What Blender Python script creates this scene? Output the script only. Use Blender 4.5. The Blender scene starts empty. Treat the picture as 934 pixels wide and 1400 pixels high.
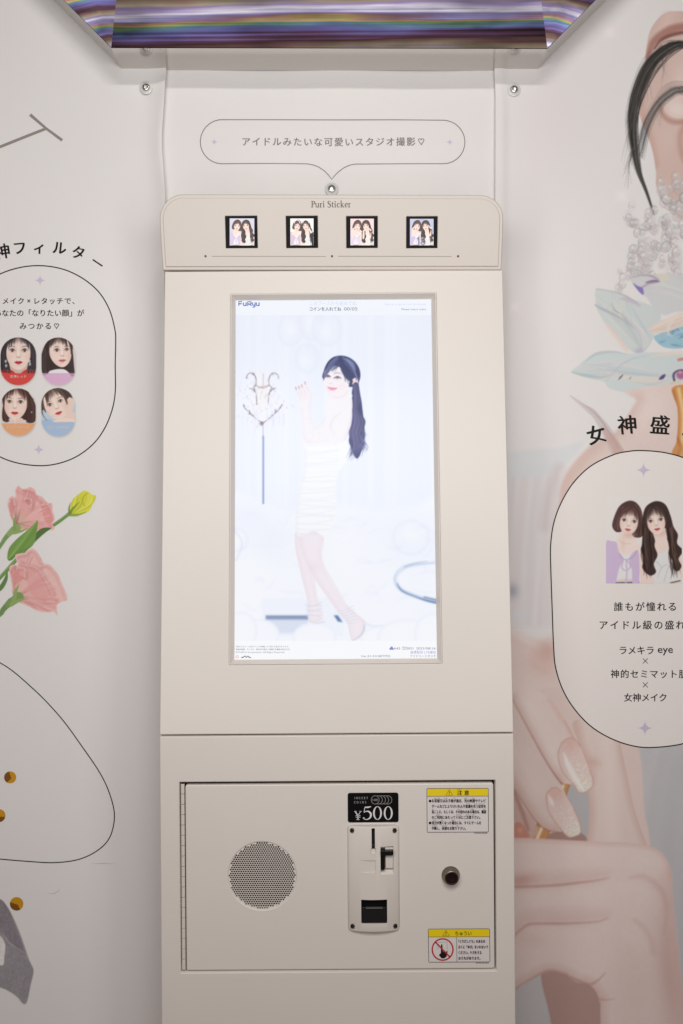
import bpy, bmesh, math, random
import numpy as np
from mathutils import Vector, Matrix

scene = bpy.context.scene
COL = scene.collection
R = math.radians

# ------------------------------------------------------------------ camera
FPX = 1350.0                      # focal length in photo pixels (photo 934 x 1400)
CX, CY = 467.0, 700.0
CAM_Z = 1.40
cam_d = bpy.data.cameras.new('camera')
cam_d.sensor_fit = 'HORIZONTAL'
cam_d.sensor_width = 24.0
cam_d.lens = 24.0 * FPX / 934.0
cam_d.clip_end = 60.0
cam = bpy.data.objects.new('camera', cam_d)
COL.objects.link(cam)
cam.location = (0, 0, CAM_Z)
cam.rotation_euler = (R(90), 0, 0)
scene.camera = cam

# ------------------------------------------------------------------ light
world = bpy.data.worlds.new('World')
scene.world = world
world.use_nodes = True
wb = world.node_tree.nodes['Background']
wb.inputs['Color'].default_value = (1.0, 0.80, 0.69, 1)
wb.inputs['Strength'].default_value = 0.085


def area(name, loc, target, sx, sy, watts, col):
    l = bpy.data.lights.new(name, 'AREA')
    l.shape = 'RECTANGLE'
    l.size, l.size_y = sx, sy
    l.energy = watts
    l.color = col
    o = bpy.data.objects.new(name, l)
    COL.objects.link(o)
    o.location = loc
    o.rotation_euler = (Vector(target) - Vector(loc)).to_track_quat('-Z', 'Y').to_euler()
    return o


area('ceiling_lamp', (0.05, -0.55, 2.86), (0, 1.5, 1.5), 0.9, 0.09, 12.4, (1.0, 0.98, 0.96))
for sx in (-0.5, 0.5):
    area('unseen_fill_strip', (sx, 0.24, 1.5), (sx * 0.75, 1.55, 1.5), 0.25, 0.75, 2.6, (0.985, 1.0, 1.005))  # unseen side fill, added to bring the brightest zone lower
area('unseen_fill_panel', (0.0, 0.15, 1.84), (0, 1.55, 1.74), 1.0, 0.3, 7.7, (0.985, 1.0, 1.005))  # unseen upper fill, added to brighten the walls beside the machine
area('unseen_fill_panel', (0.0, 0.15, 1.08), (0, 1.55, 1.30), 1.0, 0.3, 1.1, (0.985, 1.0, 1.005))  # unseen low fill, added to soften the machine's shadows on the wall

vs = scene.view_settings
scene.display_settings.display_device = 'sRGB'
vs.view_transform = 'Standard'
vs.look = 'None'
vs.gamma = 1.0
vs.use_curve_mapping = False
vs.exposure = 0.0
scene.cycles.max_bounces = 8
scene.cycles.use_denoising = True
scene.cycles.sample_clamp_indirect = 4.0


# ------------------------------------------------------------------ helpers
def lin(c):
    c = np.asarray(c, dtype=np.float64) / 255.0
    return np.where(c <= 0.04045, c / 12.92, ((c + 0.055) / 1.055) ** 2.4)


def L4(c):
    v = lin(c)
    return (float(v[0]), float(v[1]), float(v[2]), 1.0)


class Frame:
    """A flat working plane: origin o, right u, up v, normal n (towards the viewer)."""
    def __init__(s, o, u, v):
        s.o, s.u, s.v = Vector(o), Vector(u).normalized(), Vector(v).normalized()
        s.n = s.u.cross(s.v).normalized()

    def w(s, u, v, w=0.0):
        return s.o + s.u * u + s.v * v + s.n * w

    def uv(s, px, py, w=0.0):
        """Where the sight line of a photo point meets the plane (lifted by w)."""
        d = Vector(((px - CX) / FPX, 1.0, (CY - py) / FPX))
        c = Vector((0, 0, CAM_Z))
        o = s.o + s.n * w
        t = (o - c).dot(s.n) / d.dot(s.n)
        q = c + d * t - o
        return (q.dot(s.u), q.dot(s.v))

    def rect(s, x0, y0, x1, y1, w=0.0):
        xc, yc = (x0 + x1) / 2, (y0 + y1) / 2
        return (s.uv(x0, yc, w)[0], s.uv(xc, y1, w)[1], s.uv(x1, yc, w)[0], s.uv(xc, y0, w)[1])

    def px(s, n, px=CX, py=CY):
        """n photo pixels near (px, py) as metres on the plane."""
        return abs(s.uv(px + n, py)[0] - s.uv(px, py)[0])

    def euler(s):
        return Matrix((s.u, s.v, s.n)).transposed().to_euler()


BASE = {}


def root_of(o):
    while o.parent:
        o = o.parent
    return o


def base_of(o):
    return Vector(root_of(o).location) if o else Vector((0, 0, 0))


def link(name, me, parent=None, loc=None, rot=None):
    """Mesh in world coordinates (loc None) or about its own origin (loc given)."""
    o = bpy.data.objects.new(name, me)
    COL.objects.link(o)
    if parent:
        o.parent = parent
    if loc is None:
        b = base_of(parent) if parent else Vector((0, 0, 0))
        if parent and b.length:
            me.transform(Matrix.Translation(-b))
    else:
        o.location = Vector(loc) - (base_of(parent) if parent else Vector((0, 0, 0)))
        if rot is not None:
            o.rotation_euler = rot
    return o


def thing(name, loc, label, cat, group=None):
    o = bpy.data.objects.new(name, None)
    COL.objects.link(o)
    o.empty_display_size = 0.05
    o.location = loc
    o['label'], o['category'] = label, cat
    if group:
        o['group'] = group
    return o


def tag(o, label, cat, group=None):
    o['label'], o['category'] = label, cat
    if group:
        o['group'] = group
    return o


def finish(bm, mat, angle=32, name='m'):
    me = bpy.data.meshes.new(name)
    bmesh.ops.recalc_face_normals(bm, faces=bm.faces)
    bm.to_mesh(me)
    bm.free()
    me.materials.append(mat)
    me.shade_smooth()
    me.set_sharp_from_angle(angle=R(angle))
    return me


def smoothpts(pts, n=6, closed=True):
    """Catmull-Rom through the points."""
    p = np.asarray(pts, float)
    k = len(p)
    out = []
    t = np.linspace(0, 1, n, endpoint=False)[:, None]
    for i in range(k if closed else k - 1):
        if closed:
            a, b, c, d = p[(i - 1) % k], p[i], p[(i + 1) % k], p[(i + 2) % k]
        else:
            a, b, c, d = p[max(i - 1, 0)], p[i], p[i + 1], p[min(i + 2, k - 1)]
        out.append(0.5 * (2 * b + (c - a) * t + (2 * a - 5 * b + 4 * c - d) * t ** 2 + (3 * b - a - 3 * c + d) * t ** 3))
    r = np.vstack(out)
    return r if closed else np.vstack([r, p[-1:]])


def rrect(u0, v0, u1, v1, r, n=6):
    """Rounded rectangle outline, counter-clockwise."""
    if r <= 0:
        return [(u0, v0), (u1, v0), (u1, v1), (u0, v1)]
    out = []
    for (cx, cy, a0) in ((u1 - r, v0 + r, -90), (u1 - r, v1 - r, 0), (u0 + r, v1 - r, 90), (u0 + r, v0 + r, 180)):
        for i in range(n + 1):
            a = R(a0 + 90.0 * i / n)
            out.append((cx + r * math.cos(a), cy + r * math.sin(a)))
    return out


def circ(u, v, r, n=40):
    return [(u + r * math.cos(2 * math.pi * i / n), v + r * math.sin(2 * math.pi * i / n)) for i in range(n)]


def inset(loop, d):
    """Move a counter-clockwise loop inwards by d."""
    n = len(loop)
    out = []
    for i in range(n):
        p0, p1, p2 = Vector(loop[i - 1]), Vector(loop[i]), Vector(loop[(i + 1) % n])
        e1, e2 = (p1 - p0), (p2 - p1)
        if e1.length < 1e-9 or e2.length < 1e-9:
            e1 = e2 = (p2 - p0)
        e1.normalize(), e2.normalize()
        n1, n2 = Vector((-e1.y, e1.x)), Vector((-e2.y, e2.x))
        m = (n1 + n2)
        k = m.dot(n1)
        out.append(tuple(p1 + m * (d / k if abs(k) > 1e-6 else 0)))
    return out


def plate(F, outer, holes, w0, w1, bevel, mat, back=True):
    """A plate on frame F from depth w0 to its face at w1, with holes; every face edge carries a bevel."""
    bm = bmesh.new()
    rings_front, rings_back = [], []

    def ring(loop, w):
        return [bm.verts.new(F.w(a, b, w)) for a, b in loop]

    def skin(a, b):
        n = len(a)
        for i in range(n):
            bm.faces.new((a[i], a[(i + 1) % n], b[(i + 1) % n], b[i]))
    for k, loop in enumerate([outer] + list(holes)):
        s = 1 if k == 0 else -1
        if k:
            loop = list(loop)
        b = ring(loop, w0)
        m = ring(loop, w1 - bevel)
        i1 = ring(inset(loop, s * bevel * 0.35), w1 - bevel * 0.3)
        f = ring(inset(loop, s * bevel), w1)
        skin(b, m), skin(m, i1), skin(i1, f)
        rings_front.append(f)
        rings_back.append(b)
    for rings in ([rings_front, rings_back] if back else [rings_front]):
        ed = []
        for r in rings:
            for i in range(len(r)):
                e = bm.edges.get((r[i], r[(i + 1) % len(r)])) or bm.edges.new((r[i], r[(i + 1) % len(r)]))
                ed.append(e)
        bmesh.ops.triangle_fill(bm, use_beauty=True, use_dissolve=False, edges=ed)
    me = finish(bm, mat)
    for p in me.polygons:                      # flat faces stay flat, only the bevels are rounded
        if abs(p.normal.dot(F.n)) > 0.999:
            p.use_smooth = False
    return me


def lathe(F, u, v, prof, mat, n=32, angle=40, own=False):
    """Turned shape: profile of (radius, height) about the frame's normal at (u, v)."""
    bm = bmesh.new()
    rings = []
    for r, w in prof:
        if r < 1e-7:
            rings.append([bm.verts.new((0, 0, w) if own else F.w(u, v, w))])
        else:
            rings.append([bm.verts.new((r * math.cos(2 * math.pi * i / n), r * math.sin(2 * math.pi * i / n), w) if own else
                                       F.w(u + r * math.cos(2 * math.pi * i / n), v + r * math.sin(2 * math.pi * i / n), w)) for i in range(n)])
    for a, b in zip(rings, rings[1:]):
        for i in range(n):
            j = (i + 1) % n
            if len(a) == 1 and len(b) == 1:
                continue
            if len(a) == 1:
                bm.faces.new((a[0], b[i], b[j]))
            elif len(b) == 1:
                bm.faces.new((a[i], a[j], b[0]))
            else:
                bm.faces.new((a[i], a[j], b[j], b[i]))
    return finish(bm, mat, angle)


def ribbon(pts, width, closed=False):
    """A flat line of some width through 2-D points -> (verts, quads)."""
    p = np.asarray(pts, float)
    n = len(p)
    if np.isscalar(width):
        width = np.full(n, width)
    width = np.asarray(width, float)
    if closed:
        t = np.roll(p, -1, 0) - np.roll(p, 1, 0)
    else:
        t = np.gradient(p, axis=0)
    t /= np.maximum(np.linalg.norm(t, axis=1), 1e-9)[:, None]
    nn = np.stack([-t[:, 1], t[:, 0]], 1)
    a, b = p + nn * width[:, None] / 2, p - nn * width[:, None] / 2
    v = np.empty((2 * n, 2))
    v[0::2], v[1::2] = a, b
    q = [(2 * i, 2 * i + 1, (2 * i + 3) % (2 * n), (2 * i + 2) % (2 * n)) for i in range(n if closed else n - 1)]
    return v, q


class Print2D:
    """Flat print gathered in photo pixels and laid on a frame as one mesh."""
    def __init__(s):
        s.v, s.f = [], []

    def add(s, v, f, bold=0.0):
        for k in range(3 if bold else 1):          # heavier type: the letter pressed again a hair aside and above
            o = len(s.v)
            dx, dy = ((0, 0), (bold, bold * .4), (-bold, -bold * .4))[k]
            s.v += [(x[0] + dx, x[1] + dy, k * 0.00004) for x in v]
            s.f += [tuple(i + o for i in q) for q in f]

    def line(s, pts, width, closed=False, smooth=0):
        if smooth:
            pts = smoothpts(pts, smooth, closed)
        s.add(*ribbon(pts, width, closed))
        return s

    def poly(s, pts, smooth=0):
        if smooth:
            pts = smoothpts(pts, smooth)
        n = len(pts)
        s.add(pts, [tuple(range(n))])
        return s

    def disc(s, x, y, r, n=20):
        return s.poly([(x + r * math.cos(6.28319 * i / n), y + r * math.sin(6.28319 * i / n)) for i in range(n)])

    def star(s, x, y, rx, ry):
        pts = []
        for k in range(4):
            for i in range(6):
                t = i / 6
                a = [(0, -ry), (rx, 0), (0, ry), (-rx, 0)]
                p, q = a[k], a[(k + 1) % 4]
                c = (0.0, 0.0)
                pts.append((x + (1 - t) ** 2 * p[0] + t * t * q[0], y + (1 - t) ** 2 * p[1] + t * t * q[1]))
        return s.poly(pts)

    def text(s, body, x, y, em, x1=None, align='L', rot=0.0, sx=1.0, bold=0.0, res=3):
        """Lettering with its baseline start (L), middle (C) or end (R) at photo point x, y; fitted to x..x1 when x1 is given."""
        v, f = glyphs(body, 0.0, res)
        if not len(v):
            return s
        lo, hi = v[:, 0].min(), v[:, 0].max()
        if x1 is not None:
            sx = (x1 - x) / ((hi - lo) * em)
            off = -lo
        else:
            off = {'L': 0.0, 'C': -(lo + hi) / 2, 'R': -hi}[align]
        q = np.stack([(v[:, 0] + off) * em * sx, -v[:, 1] * em], 1)
        c, n = math.cos(R(rot)), math.sin(R(rot))
        s.add(np.stack([x + q[:, 0] * c - q[:, 1] * n, y + q[:, 0] * n + q[:, 1] * c], 1), f, bold * em)
        return s

    def chars(s, body, x0, x1, ymid, em, bold=0.0, slope=0.0):
        """Evenly spaced characters, the first centred on x0 and the last on x1, centred on ymid."""
        n = max(len(body) - 1, 1)
        for i, ch in enumerate(body):
            if ch in ' \u3000':
                continue
            v, f = glyphs(ch, 0.0, 3)
            x = x0 + (x1 - x0) * i / n
            if ord(ch) > 0x2000:
                cx, cy = (0.5, 0.38)
                if ch == '♡':
                    cx = 0.37
            else:
                cx, cy = (v[:, 0].min() + v[:, 0].max()) / 2, 0.36
            s.add(np.stack([x + (v[:, 0] - cx) * em, ymid + slope * (x - x0) - (v[:, 1] - cy) * em], 1), f, bold * em)
        return s

    def glyph(s, ch, x, y, em, rot, bold=0.0):
        v, f = glyphs(ch, 0.0, 4)
        q = np.stack([(v[:, 0] - 0.5) * em, -(v[:, 1] - 0.38) * em], 1)
        c, n = math.cos(R(rot)), math.sin(R(rot))
        s.add(np.stack([x + q[:, 0] * c - q[:, 1] * n, y + q[:, 0] * n + q[:, 1] * c], 1), f, bold * em)
        return s

    def build(s, name, F, w, mat, parent, bend=None):
        vs_ = []
        for x, y, z in s.v:
            a, b = F.uv(x, y)
            vs_.append(F.w(a, b, w + z + (bend(x, y) if bend else 0)))
        me = bpy.data.meshes.new(name)
        me.from_pydata(vs_, [], s.f)
        me.materials.append(mat)
        me.update()
        # every print faces the viewer
        bm = bmesh.new()
        bm.from_mesh(me)
        for fc in bm.faces:
            if fc.normal.dot(F.n) < 0:
                fc.normal_flip()
        bm.to_mesh(me)
        bm.free()
        return link(name, me, parent)


_G = {}


def glyphs(body, bold, res):
    k = (body, bold, res)
    if k not in _G:
        c = bpy.data.curves.new('lettering', 'FONT')
        c.body, c.size, c.resolution_u, c.offset = body, 1.0, res, bold
        o = bpy.data.objects.new('lettering', c)
        COL.objects.link(o)
        me = bpy.data.meshes.new_from_object(o.evaluated_get(bpy.context.evaluated_depsgraph_get()))
        v = np.array([tuple(x.co)[:2] for x in me.vertices]) if len(me.vertices) else np.zeros((0, 2))
        f = [tuple(p.vertices) for p in me.polygons]
        bpy.data.objects.remove(o)
        bpy.data.curves.remove(c)
        bpy.data.meshes.remove(me)
        _G[k] = (v, f)
    return _G[k]


# ------------------------------------------------------------------ materials
def mat(name, rgb, rough=0.5, metal=0.0, bump=0.0, scale=400.0, vary=0.0, coat=0.0, spec=0.5):
    m = bpy.data.materials.new(name)
    m.use_nodes = True
    nt = m.node_tree
    b = nt.nodes['Principled BSDF']
    b.inputs['Base Color'].default_value = L4(rgb)
    b.inputs['Roughness'].default_value = rough
    b.inputs['Metallic'].default_value = metal
    b.inputs['Coat Weight'].default_value = coat
    b.inputs['Specular IOR Level'].default_value = spec
    if bump or vary:
        tc = nt.nodes.new('ShaderNodeTexCoord')
        nz = nt.nodes.new('ShaderNodeTexNoise')
        nz.inputs['Scale'].default_value = scale
        nz.inputs['Detail'].default_value = 3
        nt.links.new(tc.outputs['Object'], nz.inputs['Vector'])
        if bump:
            bp = nt.nodes.new('ShaderNodeBump')
            bp.inputs['Strength'].default_value = bump
            bp.inputs['Distance'].default_value = 0.001
            nt.links.new(nz.outputs['Fac'], bp.inputs['Height'])
            nt.links.new(bp.outputs['Normal'], b.inputs['Normal'])
        if vary:
            n2 = nt.nodes.new('ShaderNodeTexNoise')
            n2.inputs['Scale'].default_value = 5.0
            n2.inputs['Detail'].default_value = 5
            nt.links.new(tc.outputs['Object'], n2.inputs['Vector'])
            mx = nt.nodes.new('ShaderNodeMix')
            mx.data_type = 'RGBA'
            mx.inputs[6].default_value = L4([c * (1 - vary) for c in rgb])
            mx.inputs[7].default_value = L4([min(255, c * (1 + vary)) for c in rgb])
            nt.links.new(n2.outputs['Fac'], mx.inputs[0])
            nt.links.new(mx.outputs[2], b.inputs['Base Color'])
            rr = nt.nodes.new('ShaderNodeMapRange')
            rr.inputs[3].default_value = rough * 0.85
            rr.inputs[4].default_value = min(1, rough * 1.15)
            nt.links.new(n2.outputs['Fac'], rr.inputs[0])
            nt.links.new(rr.outputs[0], b.inputs['Roughness'])
    return m


def mat_print(name, rough=0.42, emit=0.0):
    """Printed (or shown) picture: colour from the mesh's own colour attribute."""
    m = bpy.data.materials.new(name)
    m.use_nodes = True
    nt = m.node_tree
    b = nt.nodes['Principled BSDF']
    a = nt.nodes.new('ShaderNodeAttribute')
    a.attribute_name = 'ink'
    b.inputs['Roughness'].default_value = rough
    b.inputs['Specular IOR Level'].default_value = 0.22
    if emit:
        b.inputs['Base Color'].default_value = (0.01, 0.01, 0.012, 1)
        b.inputs['Emission Strength'].default_value = emit
        nt.links.new(a.outputs['Color'], b.inputs['Emission Color'])
    else:
        nt.links.new(a.outputs['Color'], b.inputs['Base Color'])
    return m


M = {}
M['cream'] = mat('cream_coated_metal', (221, 212, 203), 0.40, bump=0.06, scale=900, vary=0.016)
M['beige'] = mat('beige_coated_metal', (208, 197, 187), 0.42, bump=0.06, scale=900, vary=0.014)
M['cream_plastic'] = mat('cream_plastic', (218, 208, 199), 0.36, vary=0.01)
M['vinyl'] = mat('white_vinyl', (228, 225, 223), 0.45, bump=0.04, scale=60, vary=0.01)
M['board'] = mat('wall_board', (200, 196, 192), 0.7)
M['floor'] = mat('floor_vinyl', (176, 150, 142), 0.5, bump=0.05, scale=40, vary=0.05)
M['black'] = mat('black_plastic', (14, 13, 14), 0.28)
M['black_satin'] = mat('black_satin_plastic', (9, 8, 9), 0.5, spec=0.12)
M['plug'] = mat('bronzed_plug', (52, 34, 32), 0.3, metal=0.6)
M['rib'] = mat('grey_plastic', (96, 92, 90), 0.4)
M['collar'] = mat('brushed_collar', (128, 119, 110), 0.38, metal=1.0)
M['dark'] = mat('dark_inside', (20, 18, 18), 0.8)
M['steel'] = mat('steel', (190, 186, 180), 0.28, metal=1.0)
M['dark_steel'] = mat('dark_steel', (92, 82, 76), 0.35, metal=1.0)
M['mirror'] = mat('mirror_foil', (204, 199, 194), 0.13, metal=1.0, bump=0.10, scale=9)
M['ink'] = mat('black_ink', (26, 22, 21), 0.6, spec=0.2)
M['ink_grey'] = mat('grey_ink', (128, 118, 114), 0.5)
M['ink_brown'] = mat('brown_ink', (88, 76, 72), 0.5)
M['ink_taupe'] = mat('taupe_ink', (148, 138, 130), 0.5)
M['lavender'] = mat('lavender_ink', (208, 194, 216), 0.5)
M['yellow'] = mat('yellow_ink', (236, 206, 18), 0.4)
M['label'] = mat('label_film', (222, 213, 209), 0.35)
M['red'] = mat('red_ink', (190, 30, 45), 0.4)
M['white_ink'] = mat('white_ink', (222, 218, 214), 0.5)
M['grey_on_black'] = mat('faded_grey_ink', (140, 136, 132), 0.5)
M['screen_grey'] = mat('screen_grey_ink', (60, 60, 70), 0.5)
M['vinyl_print'] = mat_print('printed_vinyl', 0.45)
M['photo'] = mat_print('photo_print', 0.3)
M['display'] = mat_print('lit_display', 0.2, emit=0.96)
M['display'].node_tree.nodes['Principled BSDF'].inputs['Specular IOR Level'].default_value = 0.12


def mat_glow(name, rgb):
    m = bpy.data.materials.new(name)
    m.use_nodes = True
    b = m.node_tree.nodes['Principled BSDF']
    b.inputs['Base Color'].default_value = (0.01, 0.01, 0.01, 1)
    b.inputs['Emission Color'].default_value = L4(rgb)
    b.inputs['Emission Strength'].default_value = 1.0
    return m


M['glow_blue'] = mat_glow('lit_blue', (70, 92, 175))
M['glow_grey'] = mat_glow('lit_grey', (98, 104, 130))
M['glow_pale'] = mat_glow('lit_pale_blue', (196, 208, 236))
M['glow_violet'] = mat_glow('lit_violet', (120, 130, 205))
M['glow_red'] = mat_glow('lit_red', (220, 120, 130))

m = bpy.data.materials.new('clear_plastic')
m.use_nodes = True
b = m.node_tree.nodes['Principled BSDF']
b.inputs['Base Color'].default_value = (0.95, 0.95, 0.94, 1)
b.inputs['Roughness'].default_value = 0.08
b.inputs['Transmission Weight'].default_value = 0.9
b.inputs['IOR'].default_value = 1.3
M['clear'] = m
M['frosted'] = mat('frosted_plastic', (222, 220, 217), 0.25)


def mat_foil(name, ang, seed, streak=1.0, period=0.085):
    """Holographic film: rainbow sheen painted into the base colour as bands, broken up by fine streaks."""
    m = bpy.data.materials.new(name)
    m.use_nodes = True
    nt = m.node_tree
    N, Lk = nt.nodes, nt.links
    b = N['Principled BSDF']
    b.inputs['Metallic'].default_value = 0.5
    b.inputs['Roughness'].default_value = 0.25
    tc = N.new('ShaderNodeTexCoord')
    mp = N.new('ShaderNodeMapping')
    mp.inputs['Rotation'].default_value = (0, R(ang), 0)
    Lk.new(tc.outputs['Object'], mp.inputs['Vector'])
    sp = N.new('ShaderNodeSeparateXYZ')
    Lk.new(mp.outputs['Vector'], sp.inputs[0])

    def noise(sx, sz, det, off):
        k = N.new('ShaderNodeMapping')
        k.inputs['Scale'].default_value = (sx, 0.0, sz)
        k.inputs['Location'].default_value = (off, 0, off * .7)
        Lk.new(mp.outputs['Vector'], k.inputs['Vector'])
        n = N.new('ShaderNodeTexNoise')
        n.inputs['Scale'].default_value = 1.0
        n.inputs['Detail'].default_value = det
        Lk.new(k.outputs['Vector'], n.inputs['Vector'])
        return n.outputs['Fac']

    def mth(op, x, y, z=None):
        k = N.new('ShaderNodeMath')
        k.operation = op
        for i_, q in enumerate((x, y, z)):
            if q is None:
                continue
            if isinstance(q, (int, float)):
                k.inputs[i_].default_value = q
            else:
                Lk.new(q, k.inputs[i_])
        return k.outputs[0]
    na, nb, nc = noise(2.2 * streak, 16, 3, seed), noise(1.4 * streak, 150, 3, seed + 5), noise(5.0 * streak, 22, 4, seed + 9)
    t = mth('MULTIPLY_ADD', sp.outputs['Z'], 1.0 / period, seed)
    t = mth('ADD', t, mth('MULTIPLY_ADD', na, 0.7, -0.35))
    t = mth('ADD', t, mth('MULTIPLY_ADD', nb, 0.36, -0.18))
    t = mth('FRACT', t, 0.0)
    cr = N.new('ShaderNodeValToRGB')
    Lk.new(t, cr.inputs['Fac'])
    e = cr.color_ramp.elements
    stops = [(0.0, (64, 40, 44)), (0.10, (86, 52, 84)), (0.22, (84, 84, 156)), (0.30, (84, 122, 150)), (0.35, (96, 146, 84)), (0.40, (172, 140, 76)), (0.45, (140, 98, 112)),
             (0.54, (124, 118, 176)), (0.64, (206, 200, 218)), (0.74, (126, 108, 160)), (0.84, (136, 124, 98)), (0.92, (112, 78, 74)), (1.0, (64, 40, 44))]
    e[0].position, e[0].color = stops[0][0], L4(stops[0][1])
    e[1].position, e[1].color = stops[-1][0], L4(stops[-1][1])
    for p, c in stops[1:-1]:
        k = e.new(p)
        k.color = L4(c)
    val = mth('MULTIPLY', mth('MULTIPLY_ADD', nb, 2.2, 0.1), mth('MULTIPLY_ADD', nc, 4.4, -0.8))  # bright and dark reflection patches multiplied into the foil's colour
    mx = N.new('ShaderNodeMix')
    mx.data_type = 'RGBA'
    mx.blend_type = 'MULTIPLY'
    mx.inputs[0].default_value = 1.0
    ds = N.new('ShaderNodeHueSaturation')
    ds.inputs['Saturation'].default_value = 0.85
    Lk.new(cr.outputs['Color'], ds.inputs['Color'])
    Lk.new(ds.outputs['Color'], mx.inputs[6])
    Lk.new(val, mx.inputs[7])
    Lk.new(mx.outputs[2], b.inputs['Base Color'])
    bp = N.new('ShaderNodeBump')
    bp.inputs['Strength'].default_value = 0.2
    bp.inputs['Distance'].default_value = 0.002
    Lk.new(na, bp.inputs['Height'])
    Lk.new(bp.outputs['Normal'], b.inputs['Normal'])
    return m

# ------------------------------------------------------------------ painting printed pictures
class Canvas:
    """Colours for the points of a print's grid, laid down in layers like a painting."""
    def __init__(s, xs, ys, bg):
        s.xs, s.ys = np.asarray(xs, np.float64), np.asarray(ys, np.float64)
        s.C = np.empty((len(s.ys), len(s.xs), 3))
        s.C[:] = np.asarray(bg, float)

    def box(s, x0, y0, x1, y1):
        i0, i1 = np.searchsorted(s.xs, (x0, x1))
        j0, j1 = np.searchsorted(s.ys, (y0, y1))
        return slice(j0, j1), slice(i0, i1)

    def XY(s, b):
        return np.meshgrid(s.xs[b[1]], s.ys[b[0]])

    def full(s):
        return slice(0, len(s.ys)), slice(0, len(s.xs))

    def lay(s, b, m, col, clip=None):
        if clip is not None:
            m = m * clip[b]
        c = np.asarray(col, float)
        s.C[b] += m[..., None] * (c - s.C[b])

    def sd(s, pts, pad):
        """Signed distance (inside positive) to a closed outline, on its bounding box."""
        p = np.asarray(pts, float)
        b = s.box(p[:, 0].min() - pad, p[:, 1].min() - pad, p[:, 0].max() + pad, p[:, 1].max() + pad)
        X, Y = s.XY(b)
        d2 = np.full(X.shape, 1e18)
        ins = np.zeros(X.shape, bool)
        q = np.roll(p, -1, 0)
        for (ax, ay), (bx, by) in zip(p, q):
            ex, ey = bx - ax, by - ay
            l2 = ex * ex + ey * ey
            if l2 < 1e-12:
                continue
            t = np.clip(((X - ax) * ex + (Y - ay) * ey) / l2, 0, 1)
            d2 = np.minimum(d2, (X - ax - t * ex) ** 2 + (Y - ay - t * ey) ** 2)
            if ay != by:
                c = (ay > Y) != (by > Y)
                ins ^= c & (X < ax + (Y - ay) * ex / ey)
        return b, np.where(ins, 1, -1) * np.sqrt(d2)

    def poly(s, pts, col, f=0.9, a=1.0, smooth=5, clip=None, ret=False):
        if smooth:
            pts = smoothpts(pts, smooth)
        b, d = s.sd(pts, f * 1.5 + 1)
        t = np.clip(d / f + 0.5, 0, 1)
        m = t * t * (3 - 2 * t) * a
        s.lay(b, m, col, clip)
        if ret:
            full = np.zeros(s.C.shape[:2])
            full[b] = m / a
            return full

    def mask(s, pts, f=0.9, smooth=5):
        if smooth:
            pts = smoothpts(pts, smooth)
        b, d = s.sd(pts, f * 1.5 + 1)
        full = np.zeros(s.C.shape[:2])
        t = np.clip(d / f + 0.5, 0, 1)
        full[b] = t * t * (3 - 2 * t)
        return full

    def stroke(s, pts, w, col, f=0.8, a=1.0, smooth=4, clip=None):
        p = np.asarray(pts, float)
        w = np.broadcast_to(np.asarray(w, float), (len(p),))
        if smooth:
            k = smoothpts(np.column_stack([p, w]), smooth, False)
            p, w = k[:, :2], np.maximum(k[:, 2], 0)
        pad = w.max() / 2 + f * 1.5 + 0.5
        b = s.box(p[:, 0].min() - pad, p[:, 1].min() - pad, p[:, 0].max() + pad, p[:, 1].max() + pad)
        X, Y = s.XY(b)
        if not X.size:
            return
        best = np.full(X.shape, -1e9)
        for i in range(len(p) - 1):
            ax, ay = p[i]
            ex, ey = p[i + 1] - p[i]
            l2 = ex * ex + ey * ey
            if l2 < 1e-12:
                continue
            t = np.clip(((X - ax) * ex + (Y - ay) * ey) / l2, 0, 1)
            d = np.sqrt((X - ax - t * ex) ** 2 + (Y - ay - t * ey) ** 2)
            best = np.maximum(best, (w[i] + (w[i + 1] - w[i]) * t) / 2 - d)
        m = np.clip(best / f + 0.5, 0, 1) * a
        s.lay(b, m, col, clip)

    def blob(s, cx, cy, rx, ry, col, a=1.0, rot=0.0, clip=None, p=1.0):
        k = 2.6 * max(rx, ry)
        b = s.box(cx - k, cy - k, cx + k, cy + k)
        X, Y = s.XY(b)
        c, n = math.cos(R(rot)), math.sin(R(rot))
        x, y = (X - cx) * c + (Y - cy) * n, -(X - cx) * n + (Y - cy) * c
        s.lay(b, a * np.exp(-((x / rx) ** 2 + (y / ry) ** 2) ** p), col, clip)

    def soften(s, n=1, b=None):
        """Blur the painting a little, as print and optics do."""
        b = b or s.full()
        C = s.C[b]
        for _ in range(n):
            for ax in (0, 1):
                lo = np.take(C, [0], ax)
                hi = np.take(C, [-1], ax)
                k = np.concatenate([lo, C, hi], ax)
                m = C.shape[ax]
                C = .25 * np.take(k, range(0, m), ax) + .5 * np.take(k, range(1, m + 1), ax) + .25 * np.take(k, range(2, m + 2), ax)
        s.C[b] = C

    def noise(s, b, sx, sy, seed, octaves=3):
        X, Y = s.XY(b)
        out, amp, tot = np.zeros(X.shape), 1.0, 0.0
        for o in range(octaves):
            g = np.random.RandomState(seed + o * 17).rand(64, 64)
            u, v = X / sx * 2 ** o + 7.3, Y / sy * 2 ** o + 3.1
            i, j = np.floor(u).astype(int), np.floor(v).astype(int)
            fu, fv = u - i, v - j
            fu, fv = fu * fu * (3 - 2 * fu), fv * fv * (3 - 2 * fv)
            i, j = i % 63, j % 63
            out += amp * (g[j, i] * (1 - fu) * (1 - fv) + g[j, i + 1] * fu * (1 - fv) + g[j + 1, i] * (1 - fu) * fv + g[j + 1, i + 1] * fu * fv)
            tot += amp
            amp *= 0.5
        return out / tot

    def grain(s, amp, sx, sy, seed, clip=None, b=None):
        b = b or s.full()
        n = (s.noise(b, sx, sy, seed) - 0.5) * 2 * amp
        if clip is not None:
            n = n * clip[b]
        s.C[b] += n[..., None]

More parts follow.
